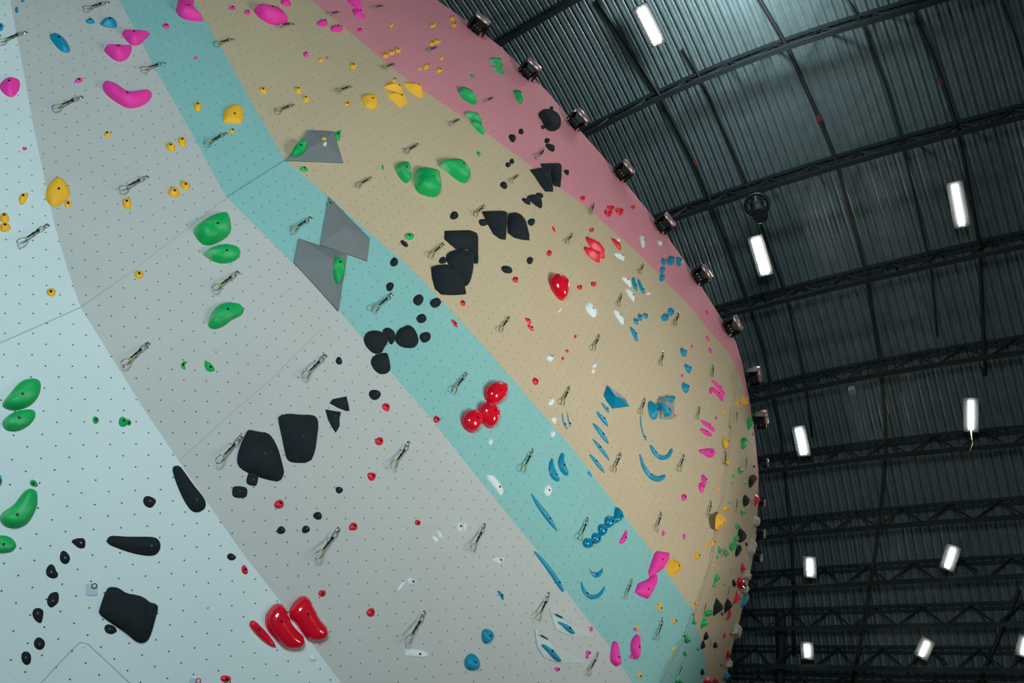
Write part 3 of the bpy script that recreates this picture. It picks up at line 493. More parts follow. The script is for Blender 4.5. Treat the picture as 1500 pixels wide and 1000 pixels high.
def panel(name, lo, hi, m, label, n=150, k=14):
    a, b = resample(lo, n), resample(hi, n); V = []; UV = []; Fc = []
    for i in range(n):
        for j in range(k+1):
            q = a[i]+(b[i]-a[i])*j/k; p = WP(*q); V.append(p-np.array([3, 6, 0])); UV.append((plan_u(p), p[2]*1.01))
    for i in range(n-1):
        for j in range(k):
            c = i*(k+1)+j; Fc.append((c, c+1, c+k+2, c+k+1))
    o = mesh_obj(name, V, Fc, m, wall, True, UV); o['label'] = label
    me = o.data; me.update(); c = len(me.polygons)//2; nn = me.polygons[c].normal; pc = me.polygons[c].center+Vector((3, 6, 0))
    if nn.dot(Vector(CAM)-pc) < 0: me.flip_normals()
    # plywood thickness behind the painted face
    V = np.array(V); bv = []; org = np.array([3, 6, 0]); ix = [0, k//2, k]; F2 = []
    for i in range(n):
        for j in ix: p = V[i*(k+1)+j]; bv.append(p-WN(*(a[i]+(b[i]-a[i])*j/k))*.12)
    for i in range(n-1):
        for j in range(2): c = i*3+j; F2.append((c, c+3, c+4, c+1))
    m0 = len(bv)
    for i in range(n):
        for j in (0, k): p = V[i*(k+1)+j]; bv.append(p-WN(*(a[i]+(b[i]-a[i])*j/k))*.004)
    for i in range(n-1):
        F2.append((i*3, i*3+3, m0+2*i+2, m0+2*i)); F2.append((i*3+2, m0+2*i+1, m0+2*i+3, i*3+5))
    for i in (0, n-1): F2.append((i*3, m0+2*i, m0+2*i+1, i*3+2, i*3+1))
    mesh_obj('plywood_backing', bv, F2, PLY, wall)
    return o
panel('wall_panel', B['edge'], B[0], WM['white'], 'white lowest panel section')
panel('wall_panel', B[0], B[1], WM['grey'], 'pale grey panel section')
panel('wall_panel', B[1], B[2], WM['teal'], 'teal panel section')
panel('wall_panel', B[2], B[3]+B[5][1:], WM['tan'], 'tan panel section', n=220)
panel('wall_panel', B[3], B[4], WM['pink'], 'pink top panel section', k=8)
def strip(name, pts, wid, m, parent=wall, off=.002, org=(3, 6, 0)):
    pp = resample(pts, max(6, int(sum(np.hypot(*np.diff(np.array(pts, float), axis=0).T))/12))); V = []; Fc = []
    P = [WP(*q)+WN(*q)*off for q in pp]; N = [WN(*q) for q in pp]
    for i in range(len(P)):
        d = P[min(i+1, len(P)-1)]-P[max(i-1, 0)]; d /= np.linalg.norm(d); s = np.cross(d, N[i])*wid/2
        V += [P[i]-s-np.array(org), P[i]+s-np.array(org)]
    for i in range(len(P)-1): Fc.append((2*i, 2*i+1, 2*i+3, 2*i+2))
    return mesh_obj(name, V, Fc, m, parent)
strip('panel_seam', CREASE[:-1], .014, mat('seam_dark', srgb(110, 102, 84), .8), off=.008)
strip('panel_seam', [(0,502),(118,450),(200,392),(330,291)], .006, mat('seam_pale', srgb(178, 190, 188), .8))
strip('panel_seam', [(262,675),(330,613),(400,553),(470,482)], .004, SEAM)
strip('panel_seam', [(60,1000),(114,942),(121,939),(128,942),(190,1000)], .005, SEAM)
strip('panel_seam', [(331,289),(418,234)], .008, mat('seam_teal', srgb(108, 158, 156), .8))

# ------------------------------------------------------------------ holds
BAND = [(0, 'white'), (1, 'grey'), (2, 'teal'), (3, 'tan'), (4, 'pink')]
def band(x, y):
    for k, n in BAND:
        if k == 3 and y > 735: return 'tan'
        if x < interp(B[k], y): return n
    return 'pink' if y < 735 else 'tan'
CN = dict(K='black', G='green', B='blue', P='pink', R='red', Y='yellow', W='white')
def smooth_poly(p, it=2):
    p = np.array(p, float)
    for _ in range(it):
        q = np.roll(p, -1, 0); p = np.stack([p*.75+q*.25, p*.25+q*.75], 1).reshape(-1, 2)
    return p
def hold_mesh(px, style, hk=None, lift=0.0):
    """px: outline in photograph pixels. Returns verts, faces in world, the centre point, the height function and basis."""
    px = np.array(px, float); A = 0.5*abs(np.dot(px[:, 0], np.roll(px[:, 1], -1))-np.dot(px[:, 1], np.roll(px[:, 0], -1)))
    c = px.mean(0); P0 = WP(*c); N = WN(*c)
    # grow corner-cut outlines a touch so they keep the drawn size
    cut = {'m': 1, 'f': 0, 'w': 0}.get(style[:1], 2)*(style != 'mc')
    q = smooth_poly(px, cut) if cut else px
    q = c+(q-c)*(1.03 if cut == 2 else (1.02 if cut else 1.0))
    # pass 1: size on the wall; pass 2: outline on a plane slightly in front of it
    r_m = math.sqrt(max(A, 1)/math.pi)*wall_depth(*c)/F
    Pl = P0+N*(r_m*.12+lift)
    e1 = np.cross(N, [0, 0, 1.0]); e1 /= np.linalg.norm(e1); e2 = np.cross(N, e1)
    W = np.array([unproj(x, y, Pl, N)-Pl for x, y in q]); u = np.stack([W@e1, W@e2], 1)
    area2 = np.dot(u[:, 0], np.roll(u[:, 1], -1))-np.dot(u[:, 1], np.roll(u[:, 0], -1))
    if area2 < 0: u = u[::-1]
    # keep edges short
    out = []
    per = np.hypot(*(np.roll(u, -1, 0)-u).T).sum(); step = per/44 if A > 250 else per/22
    for a, b in zip(u, np.roll(u, -1, 0)):
        n = max(1, int(round(np.hypot(*(b-a))/step))); out += [a+(b-a)*k/n for k in range(n)]
    u = np.array(out)
    def dist(pts):
        a = u[None]; b = np.roll(u, -1, 0)[None]; p = pts[:, None]; ab = b-a
        t = np.clip(((p-a)*ab).sum(2)/np.maximum((ab*ab).sum(2), 1e-12), 0, 1); d = p-(a+ab*t[..., None]); return np.sqrt((d*d).sum(2)).min(1)
    def inside(pts):
        r = np.zeros(len(pts), bool); b = np.roll(u, -1, 0)
        for (x1, y1), (x2, y2) in zip(u, b):
            if y1 == y2: continue
            cnd = ((y1 > pts[:, 1]) != (y2 > pts[:, 1])) & (pts[:, 0] < (x2-x1)*(pts[:, 1]-y1)/(y2-y1)+x1); r ^= cnd
        return r
    lo, hi = u.min(0), u.max(0); tot = abs(area2)/2
    g = math.sqrt(tot)/(11 if A > 250 else 6)
    gx, gy = np.meshgrid(np.arange(lo[0], hi[0]+g, g), np.arange(lo[1], hi[1]+g, g)); gx = gx+(np.arange(gx.shape[0])[:, None] % 2)*g/2
    pts = np.stack([gx.ravel(), gy.ravel()], 1); pts = pts[inside(pts)]
    if len(pts): d = dist(pts); pts = pts[d > g*.35]
    if len(pts) == 0: pts = u.mean(0)[None]
    d = dist(pts); wmax = max(d.max(), 1e-4)
    R = math.sqrt(tot/math.pi)
    k = style[:1]
    mid = pts[d.argmax()]
    if k == 'm': hgt = min(.5*wmax, .17)*(hk or 1); fz = lambda D, p: hgt*(np.clip(D/(.45*wmax), 0, 1)**.6*.75+.25*np.clip(D/wmax, 0, 1))
    elif k in 'f': hgt = min(.75*wmax, .2)*(hk or 1); fz = lambda D, p: hgt*np.clip(D/(.85*wmax), 0, 1)
    elif k == 'w': hgt = .07; fz = lambda D, p: hgt*np.clip(D/(.4*wmax), 0, 1)
    elif k == 's':                                   # scooped: dome with a lip, steeper on one side
        hgt = min(.85*wmax, .17)*(hk or 1)
        def fz(D, p):
            t = np.clip(D/wmax, 0, 1); s = ((p-mid)@np.array([-.35, .94]))/R
            return hgt*np.sqrt(1-(1-t)**2)*(1+.22*np.tanh(s*2))
    elif k == 'o': hgt = min(.95*wmax, .2)*(hk or 1); fz = lambda D, p: hgt*np.sqrt(1-(1-np.clip(D/wmax, 0, 1))**2)
    else: hgt = min((1.0 if wmax < .05 else .8)*wmax, .12)*(hk or 1); fz = lambda D, p: hgt*np.sqrt(1-(1-np.clip(D/wmax, 0, 1))**2)
    z = fz(d, pts)
    if k == 'o' and False: pass
    allp = [Vector(p) for p in np.vstack([u, pts])]; nb = len(u)
    res = delaunay_2d_cdt(allp, [], [list(range(nb))], 1, 1e-7)
    rv = np.array([tuple(v) for v in res[0]]); orig = res[3]
    zz = np.array([z[min(o)-nb] if o and min(o) >= nb else 0.0 for o in orig])
    base_off = -(r_m*.12)
    V = [Pl+e1*p[0]+e2*p[1]+N*(hz+base_off*.6) for p, hz in zip(rv, zz)]; Fc = [tuple(f) for f in res[2]]
    edges = {}
    for f in Fc:
        for a, b in zip(f, f[1:]+f[:1]): edges[(a, b)] = 1
    rim = [(a, b) for (a, b) in edges if (b, a) not in edges]
    low = {}
    for a, b in rim:
        for i in (a, b):
            if i not in low: low[i] = len(V); V.append(V[i]-N*(abs(base_off)*.4+.006+.004*R+lift*.6))
    for a, b in rim: Fc.append((b, a, low[a], low[b]))
    top = lambda p2: Pl+e1*p2[0]+e2*p2[1]+N*(float(fz(dist(np.array([p2])), np.array([p2]))[0])+base_off*.6)
    return V, Fc, Pl, N, e1, e2, mid, top, R, wmax
def disc_mesh(r=.011, h=.006, seg=12):
    V = [(r*math.cos(2*math.pi*i/seg), r*math.sin(2*math.pi*i/seg), z) for z in (-h, h) for i in range(seg)]
    return V, [tuple(range(seg, 2*seg)), tuple(range(seg))[::-1]]+[(i, (i+1) % seg, seg+(i+1) % seg, seg+i) for i in range(seg)]
def disc_data(name, r, h, m):
    V, Fc = disc_mesh(r, h); me = bpy.data.meshes.new(name); me.from_pydata(V, [], Fc); me.materials.append(m); return me
BD = {'d': disc_data('bolt', .010, .005, BOLT), 'l': disc_data('bolt', .0075, .005, BOLTL)}
HOLDS = []                                   # (object, px centre, colour letter, radius px, aspect, name)
def mark_at(p, N, parent, me, name='bolt'):
    b = bpy.data.objects.new(name, me); COL.objects.link(b); b.parent = parent
    b.matrix_local = Matrix.Translation(Vector(p)-parent.location) @ Vector(N).to_track_quat('Z', 'Y').to_matrix().to_4x4(); return b
def bowing(u): return u
def add_hold(col, px, name='', style=''):
    lift = {'v1': .055, 'v3': .05, 'v4': .07, 'v5': .035, 'v6': .045}.get(style, 0.0)
    V, Fc, Pl, N, e1, e2, mid, top, R, wm = hold_mesh(px, style, None, lift)
    kind = 'climbing_volume' if style == 'w' else 'climbing_hold'
    m = GLOSS.get(col, HM[col]) if style == 'o' else (EDGEW if style == 'w' else HM[col])
    me = bpy.data.meshes.new(kind); me.from_pydata([tuple(map(float, v-Pl)) for v in V], [], Fc); me.materials.append(m)
    flat = style in ('f', 'w')
    me.polygons.foreach_set('use_smooth', [not flat]*len(me.polygons)); me.update()
    if style == 'm':
        try: me.set_sharp_from_angle(angle=math.radians(34))
        except Exception: pass
    o = bpy.data.objects.new(kind, me); COL.objects.link(o); o.location = tuple(map(float, Pl))
    px = np.array(px, float); c = (px.min(0)+px.max(0))/2; q = px-px.mean(0); ev = np.sqrt(np.abs(np.linalg.eigvalsh(q.T@q/len(q))))
    A = 0.5*abs(np.dot(px[:, 0], np.roll(px[:, 1], -1))-np.dot(px[:, 1], np.roll(px[:, 0], -1)))
    rpx = math.sqrt(max(A, 1)/math.pi)
    if rpx > 3.4 and col != 'W' or rpx > 5:
        mark_at(top(mid)+N*.002, N, o, BD['l' if col == 'K' else 'd'])
    HOLDS.append([o, c, col, rpx, float(ev[1]/max(ev[0], .1)), name, kind]); return o
for row in EL.replace('\n', '|').split('|'):
    t = row.split()
    if len(t) < 7: continue
    ox, oy = ORG[t[0]]; cx, cy, rx, ry, an = (float(v) for v in t[2:]); th = math.radians(an); pts = []
    cx, cy, rx, ry = ox+cx/5, oy+cy/5, rx/5, ry/5; n = 14; ph = rng.uniform(0, 6)
    wob = 0 if (t[0] in 'LQ' and t[1] == 'B') or rx < 2 else .07
    for i in range(n):
        a = 2*math.pi*i/n; k = 1+wob*math.sin(2*a+ph)+wob*.8*math.sin(3*a+2.1*ph)
        x, y = rx*k*math.cos(a)*1.02, ry*k*math.sin(a)*1.02
        pts.append((cx+x*math.cos(th)-y*math.sin(th), cy+x*math.sin(th)+y*math.cos(th)))
    add_hold(t[1], pts, '', 'o' if (t[1] == 'B' and rx > 5.5 and t[0] != 'O') else '')
RELIEF = {'big speckled black macro': [745,468,800,415,870,385,950,378,1030,386,1082,415,1088,520,1075,600,1058,680,1035,690,1000,685,930,627,860,578,770,515],
 'huge black shield macro': [330,165,395,175,450,185,480,220,515,290,535,350,556,445,540,500,490,495,400,470,310,430,262,392,262,340,290,250],
 'huge black block macro': [570,60,620,38,700,48,780,50,805,75,808,110,790,200,765,300,740,365,655,362,628,350,612,310,590,200]}
RELH = {'big speckled black macro': .035, 'huge black shield macro': .02, 'huge black block macro': .02}
for crop, col, pts, name, st in PL:
    ox, oy = ORG[crop]; p = np.array(pts, float).reshape(-1, 2)/5+np.array([ox, oy])
    if st == 'o2': st = ''
    ob = add_hold(col, p, name, st)
    if name in RELIEF:
        ip = np.array(RELIEF[name], float).reshape(-1, 2)/5+np.array([ox, oy]); V, Fc, Pl, N, e1, e2, mid, top, R, wm = hold_mesh(ip, 'm', 1.0)
        r = mesh_obj('raised_face', [v+N*RELH[name]-np.array(ob.location) for v in V], Fc, HM[col], ob, True); r.data.set_sharp_from_angle(angle=math.radians(34))

# box volumes
def volume(key, out, apex, mk, label):
    c = np.mean(out, 0); P0 = WP(*c); N = WN(*c)
    base = [unproj(x, y, P0+N*.012, N) for x, y in out]; ap = [unproj(a[0], a[1], P0+N*a[2], N) for a in apex]
    V = [p-P0 for p in base+ap+[b-N*.03 for b in base]]; n = len(base); Fc = []
    for i in range(n): j = (i+1) % n; Fc += [(i, j, n), (j, i, n+1+i, n+1+j)]
    o = mesh_obj('climbing_volume' if key != 'V7' else 'climbing_hold', V, Fc, VM[mk]); o.location = tuple(map(float, P0))
    tag(o, label, 'climbing volume' if key != 'V7' else 'climbing hold')
    bm = bmesh.new(); bm.from_mesh(o.data); bmesh.ops.recalc_face_normals(bm, faces=bm.faces); bm.to_mesh(o.data); bm.free()
    return o, P0, N, np.array(apex[0][:2])
VOLS = {}
for key, out, apex, mk, label in VOL: VOLS[key] = volume(key, out, apex, mk, label)
# small black lettering on the two pale triangles: strokes lying on the upper facet
def lettering(key, a, b, h):
    o, P0, N, ap = VOLS[key]; dg = bpy.context.evaluated_depsgraph_get()
    V = o.data.vertices; f = o.data.polygons[0]
    verts = [P0+np.array(V[i].co) for i in f.vertices]; n = np.array(f.normal); n = n if n@(CAM-P0) > 0 else -n
    p0 = verts[0]; mb = MB(); a = np.array(a, float); b = np.array(b, float); d = b-a; pr = np.array([-d[1], d[0]])/np.hypot(*d)*h
    # w / m / w like script
    prof = [(0, -.5), (.06, .5), (.13, -.2), (.19, .5), (.27, -.5), (.33, .4), (.40, -.4), (.46, .5), (.55, -.4), (.62, .5), (.69, -.4), (.76, .5), (.84, -.5), (.90, .5), (1, .1)]
    P = [unproj(*(a+d*s+pr*t), p0+n*.004, n)-P0 for s, t in prof]
    mb.tube(P, .0052, 5); w = mb.make('lettering', INK, o); w['label'] = 'small black lettering'
lettering('V5', (814.8, 899.2), (824.2, 904.8), 1.3)
lettering('V6', (793, 930), (803, 936), 1.4)

# ------------------------------------------------------------------ quickdraws
def ring_pts(w, h, skew=0.0, n=20):
    out = []
    for i in range(n):
        t = 2*math.pi*i/n; x = math.cos(t)*w/2*(1+.25*math.sin(t)*skew); y = math.sin(t)*h/2
        out.append((x, 0, y))
    return out
def qd_proto():
    d = {}
    mb = MB(); mb.box((0, .004, .004), (.018, 0, 0), (0, .004, 0), (0, 0, .024)); mb.tube([(0, -.004, .008), (0, .024, .008)], .009, 8); mb.tube([(.0, .012, -.012), (0, -.02, -.018), (0, -.02, -.03), (0, .0, -.034)], .005, 6); d['hanger'] = (mb, CHROME)
    mb = MB(); mb.tube([(x, -.012, z-.062) for x, _, z in ring_pts(.034, .075)], .0036, 6, True); d['upper_carabiner'] = (mb, CHROME)
    mb = MB(); mb.bar((0, -.012, -.088), (0, -.012, -.232), .0135, .007, (0, 1, 0)); mb.bar((0, -.012, -.088), (0, -.012, -.11), .021, .012, (0, 1, 0)); mb.bar((0, -.012, -.15), (0, -.012, -.165), .019, .011, (0, 1, 0)); d['sling'] = (mb, SLING)
    mb = MB(); mb.bar((0, -.012, -.230), (0, -.012, -.248), .021, .013, (0, 1, 0)); d['rubber_keeper'] = (mb, KEEPER)
    mb = MB(); mb.tube([(x, -.012, z-.286) for x, _, z in ring_pts(.052, .09, -1.0)], .0046, 6, True); d['lower_carabiner'] = (mb, CHROME)
    mb = MB(); mb.tube([(.024, -.012, -.262), (.017, -.012, -.31)], .0035, 6); d['gate'] = (mb, CHROME)
    return d
QP = {k: v[0].make(k, v[1], None, True) for k, v in qd_proto().items()}
QDS = []
for n, (ax, ay, bx, by) in enumerate(QD):
    A = WP(ax, ay); N = WN(ax, ay); A = A+N*.004
    rb = ray(bx, by); up = np.array([0, 0, 1.0])
    S = np.linalg.lstsq(np.stack([rb, up], 1), A-CAM, rcond=None)[0]; Bp = CAM+rb*S[0]
    gap = (Bp-A)@N
    if gap < .02:                            # keep the draw hanging clear of the panels
        Bp = CAM+rb*(S[0]+(.02-gap)/(rb@N))
    ln = np.linalg.norm(A-Bp); zc = (A-Bp)/ln; y = -N+zc*(N@zc); y /= np.linalg.norm(y); x = np.cross(y, zc); k = ln/.325
    root = empty('quickdraw', A); root.matrix_world = Matrix([[*(np.array(v)*1.0)] for v in np.stack([x*k, y*k, zc*k], 1)]).to_4x4(); root.location = tuple(map(float, A))
    for pn, po in QP.items():
        c = po if n == 0 else po.copy()
        if n: COL.objects.link(c)
        c.parent = root
        if pn == 'gate': c.parent = root
    QDS.append((root, ((ax+bx)/2, (ay+by)/2)))

# ------------------------------------------------------------------ labels: each hold and draw placed by the landmark beside it
LM = [(h[5], h[1], h[3]) for h in HOLDS if h[5]]+[
 ('grey volume on tan', (462, 215), 30), ('upper grey volume', (508, 335), 35), ('lower grey volume', (470, 400), 40), ('glossy blue crystal', (902, 582), 16),
 ('tan box volume', (978, 598), 14), ('upper pale triangle', (835, 915), 25), ('lower pale triangle', (815, 948), 25)]
def direction(dx, dy):
    a = math.degrees(math.atan2(-dy, dx)) % 360
    return ['right of', 'above right of', 'above', 'above left of', 'left of', 'below left of', 'below', 'below right of'][int((a+22.5)//45) % 8]
def near(c, skip=None, k=0):
    L = sorted((math.hypot(c[0]-q[1][0], c[1]-q[1][1])-.7*q[2], q[0], q[1]) for q in LM if q[0] != skip)
    d, nme, q = L[k]; return d, nme, direction(c[0]-q[0], c[1]-q[1])
BN = dict(white='white panels', grey='pale grey panels', teal='teal panels', tan='tan panels', pink='pink panels')
ORDN = {2: ['upper', 'lower'], 3: ['topmost', 'middle', 'lowest'], 4: ['topmost', 'second', 'third', 'lowest'], 5: ['topmost', 'second', 'third', 'fourth', 'lowest']}
items = []
for o, c, col, r, asp, name, kind in HOLDS:
    what = 'volume' if kind == 'climbing_volume' else 'hold'
    if name:
        lab = name+' on the '+BN[band(*c)]
        if len(lab.split()) < 5: lab = name+' bolted on the '+BN[band(*c)]
    else:
        size = 'tiny' if r < 2.6 else ('small' if r < 5 else 'medium')
        d, ln, dr = near(c)
        shape = 'round ' if asp < 1.25 else ('slim ' if asp > 2.2 else 'oval ')
        lab = f"{size} {shape}{CN[col]} {what} {'just ' if d < 14 else ''}{dr} {ln}"
    items.append([o, c, lab, 'climbing volume' if what == 'volume' else 'climbing hold', f'{CN[col]} climbing holds' if what == 'hold' else 'white volumes on the wall edge'])
for o, c in QDS:
    d, ln, dr = near(c); items.append([o, c, f"quickdraw hanging {'just ' if d < 14 else ''}{dr} {ln}", 'quickdraw', 'quickdraws hanging on the wall'])
by = {}
for it in items: by.setdefault(it[2], []).append(it)
for lab, g in by.items():
    if len(g) > 1:
        g.sort(key=lambda it: it[1][1])
        for i, it in enumerate(g):
            it[2] = (ORDN[len(g)][i] if len(g) in ORDN else f'number {i+1} from the top,')+' '+lab
for o, c, lab, cat, grp in items:
    lab = lab[0].lower()+lab[1:]
    assert len(lab.split()) <= 16, lab
    tag(o, lab, cat, grp)

# ------------------------------------------------------------------ route markers, small wall fixings
def marker(cx, cy, ring, label):
    P0 = WP(cx, cy); N = WN(cx, cy); root = empty('route_marker', P0+N*.001); tag(root, label, 'route marker')
    out = []
    for sx, sy in ((1, -1), (1, 1), (-1, 1), (-1, -1)):
        for k in range(5):
            a = math.atan2(sy, sx)-math.pi/4+math.pi/2*k/4; out.append((cx+sx*5.6+math.cos(a)*3, cy+sy*5.6+math.sin(a)*3))
    bp = [unproj(x, y, P0+N*.008, N)-P0 for x, y in out]; n = len(bp)
    V = bp+[p-N*.009 for p in bp]; mesh_obj('plate', V, [tuple(range(n))]+[(i, (i+1) % n, n+(i+1) % n, n+i) for i in range(n)], TAGB, root)
    c2 = unproj(cx+4, cy-5, P0+N*.012, N)
    for nme, r, h, m in (('ring', .0205, .004, ring), ('washer', .0125, .006, WHITEP), ('screw', .0045, .0075, INK)):
        mark_at(c2, N, root, disc_data(nme, r, h, m), nme)
    mb = MB(); q = [unproj(cx+x, cy+y, P0+N*.010, N)-P0 for x, y in ((-4, 1), (-2, -1), (-1, 1.5), (1, -.5), (3.4, 1.8), (0, 3.6), (-1, 3))]
    mb.tube(q[:4], .003, 5); mb.tube(q[3:], .003, 5); mb.make('white_mark', WHITEP, root)
marker(134.3, 863, BOLT, 'pale blue square route tag with a black ring on the white panels')
marker(286.5, 1002, REDP, 'pale blue square route tag with a red ring at the lower frame edge')
for x, y, lab in ((219, 778, 'tiny white plastic cap above the flat black club hold'), (121.4, 945.6, 'tiny white plastic cap inside the rounded seam corner')):
    o = bpy.data.objects.new('screw_cap', disc_data('screw_cap', .0085, .005, WHITEP)); COL.objects.link(o); N = WN(x, y)
    o.matrix_world = Matrix.Translation(Vector(WP(x, y)+N*.004)) @ Vector(N).to_track_quat('Z', 'Y').to_matrix().to_4x4(); tag(o, lab, 'screw cap')

# ------------------------------------------------------------------ floodlights along the wall top
def flood(cx, cy, s, label, n):
    P = WP(cx, cy); N = WN(cx, cy)
    i = interp(B[4], cy) if cy < 740 else interp(B[5], cy); j = interp(B[4], cy+20) if cy+20 < 740 else interp(B[5], cy+20)
    a = WP(i, cy); b = WP(j, cy+20); u = (b-a)/np.linalg.norm(b-a); v = np.cross(N, u)
    if v[2] < 0: v = -v
    c = P+N*.16*s
    if cy > 640: c = c-N*.02
    root = empty('floodlight', P+N*.01); tag(root, label, 'floodlight', 'floodlights along the wall top'); o0 = P+N*.01
    def put(mb, nm, m, sm=False): mb.v = [tuple(np.array(q)-o0) for q in mb.v]; return mb.make(nm, m, root, sm)
    S = .20*s
    mb = MB(); k0 = c                                            # tapered black body, open jaw downward
    q = [k0+u*S*x+v*S*y+N*S*z for x, y, z in ((-.7, .2, -.6), (.7, .2, -.6), (.7, .2, .45), (-.7, .2, .45), (-.42, -.9, -.35), (.42, -.9, -.35), (.36, -.75, .3), (-.36, -.75, .3))]
    mb.add(q, [(0,1,2,3), (4,7,6,5), (0,4,5,1), (1,5,6,2), (2,6,7,3), (3,7,4,0)]); mb.bar(k0-u*S*.8+v*S*.2, k0-u*S*.8-v*S*.7, .03*s, .2*s, N); mb.bar(k0+u*S*.8+v*S*.2, k0+u*S*.8-v*S*.7, .03*s, .2*s, N)
    put(mb, 'housing', BLACK)
    mb = MB()                                                    # round reflector barrel
    mb.tube([k0+u*S*x+v*S*.42+N*S*.30 for x in (-.78, -.74, .74, .78)], [S*.36, S*.43, S*.43, S*.36], 18)
    put(mb, 'reflector_hood', HOOD, True)
    mb = MB(); mb.bar(o0, k0, .05*s, .05*s, u); mb.bar(o0-u*.12*s, o0+u*.12*s, .05*s, .03, N); put(mb, 'bracket', BLACK)
    mb = MB(); 
    for x in (-.35, 0, .3): mb.tube([k0+u*S*x-v*S*.85, k0+u*S*(x-.1)-v*S*1.15+N*.02], .008*s, 5)
    put(mb, 'cable_clip', CHROME)
FL = [(694,45,1.0,'topmost floodlight on the wall edge, beside the dark roof corner'),(768,110,1.0,'second floodlight down the wall edge, above the green arrowhead hold'),
 (838,183,1.0,'third floodlight down the wall edge, beside the big black lump on pink'),(905,257,1.0,'fourth floodlight down the wall edge, below the second roof truss'),
 (964,333,1.0,'fifth floodlight down the wall edge, where the third truss meets it'),(1018,408,1.0,'sixth floodlight down the wall edge, above the blue egg holds on pink'),
 (1063,482,1.0,'seventh floodlight down the wall edge, below the fourth roof truss'),(1093,552,1.0,'eighth floodlight down the wall edge, dark, above the fifth truss'),
 (1104,614,.95,'ninth floodlight down the wall edge, beside the slim green hold'),(1116,678,.55,'floodlight sticking out behind the wall edge above the black acorn'),
 (1112,735,.5,'small dark floodlight behind the wall edge beside the red hold'),(1110,779,.6,'black floodlight behind the wall edge between the white edge volumes'),(1106,815,.55,'lowest dark floodlight behind the wall edge by the white volume')]
for n, (x, y, s, lab) in enumerate(FL): flood(x, y, s*.84, lab, n)

# ------------------------------------------------------------------ the hall: arched corrugated roof, trusses, pipes, lamps
T0, Z0, RHO = 4.0, 2.0+CAM[2], 14.0
def roof_hit(x, y, inset=0.0):
    q = ray(x, y); qt, qz = q[0], q[2]; z0 = Z0-CAM[2]; r = RHO-inset
    a = qt*qt+qz*qz; b = -2*(qt*T0+qz*z0); c = T0*T0+z0*z0-r*r
    return CAM+q*((-b+math.sqrt(b*b-4*a*c))/(2*a))
def arch(phi, y, inset=0.0): return np.array([T0+(RHO-inset)*math.sin(phi), y, Z0+(RHO-inset)*math.cos(phi)])
def phi_of(p): return math.atan2(p[0]-T0, p[2]-Z0)
ROOF = mat('galvanised_sheet', srgb(92, 106, 107), .42, metal=.45, vary=.3)
def warp(phi): return 0.28*(phi-.35)**2*2.2      # sheets drift slightly along the hall towards the eaves
Y0, Y1, PER = -3.0, 13.0, .157
V = []; Fc = []; prof = [(0, 0), (.20, .0), (.24, .006), (.28, 0), (.50, 0), (.70, 0), (.735, .034), (.77, .036), (.83, .036), (.865, .034), (.90, 0)]
ys = []
for i in range(int((Y1-Y0)/PER)):
    for t, h in prof: ys.append((Y0+(i+t)*PER, h))
phis = np.linspace(-1.35, math.pi/2, 110)
for ph in phis:
    for yy, h in ys: V.append(arch(ph, yy+warp(ph), -h+.03))
n = len(ys)
for i in range(len(phis)-1):
    for j in range(n-1): c = i*n+j; Fc.append((c, c+1, c+n+1, c+n))
o = mesh_obj('ceiling', V, Fc, ROOF); o.data.polygons.foreach_set('use_smooth', [True]*len(o.data.polygons)); tag(o, 'arched corrugated metal roof of the dark hall', None, kind='structure')
# side wall under the eaves and the floor
V = []; Fc = []
for z in (0, Z0):
    for yy, h in ys: V.append((T0+RHO+h, yy+warp(math.pi/2), z))
Fc = [(j, j+1, n+j+1, n+j) for j in range(n-1)]
tag(mesh_obj('wall_right', V, Fc, ROOF), 'corrugated metal side wall', None, kind='structure')
tag(mesh_obj('floor', [(-12, -6, 0), (18.2, -6, 0), (18.2, 14, 0), (-12, 14, 0)], [(0, 1, 2, 3)], mat('mat_floor', srgb(92, 104, 110), .8, vary=.1)), 'grey floor', None, kind='structure')
TRUSS = [([(728,64),(836,0)], 1), ([(858,191),(1060,95),(1350,0)], 1), ([(964,318),(1140,258),(1500,157)], 1), ([(1053,451),(1270,395),(1500,343)], 1),
 ([(1100,571),(1290,530),(1500,496)], 1), ([(1160,666),(1320,645),(1500,628)], 1), ([(1110,767),(1300,748),(1500,732)], 1), ([(1100,842),(1300,828),(1500,817)], 1),
 ([(1088,897),(1300,891),(1500,885)], 1), ([(1078,949),(1300,951),(1500,952)], 1), ([(1067,989),(1333,995),(1500,998)], 1)]
TL = ['topmost steel truss crossing beside the first floodlight', 'second steel truss, meeting the wall edge above the third floodlight', 'third steel truss, carrying the round black fan unit',
 'fourth steel truss, under the first mid-roof lamp', 'fifth steel truss, with a pale box on its lower chord', 'sixth dark truss, between the two mid-height roof lamps and lower ones', 'seventh dark truss, above the third row of lamps',
 'eighth dark truss, just below the third row of lamps', 'ninth dark truss, between the third and fourth lamp rows', 'tenth dark truss, crossing behind the lowest lamps', 'lowest dark truss along the bottom of the roof view']
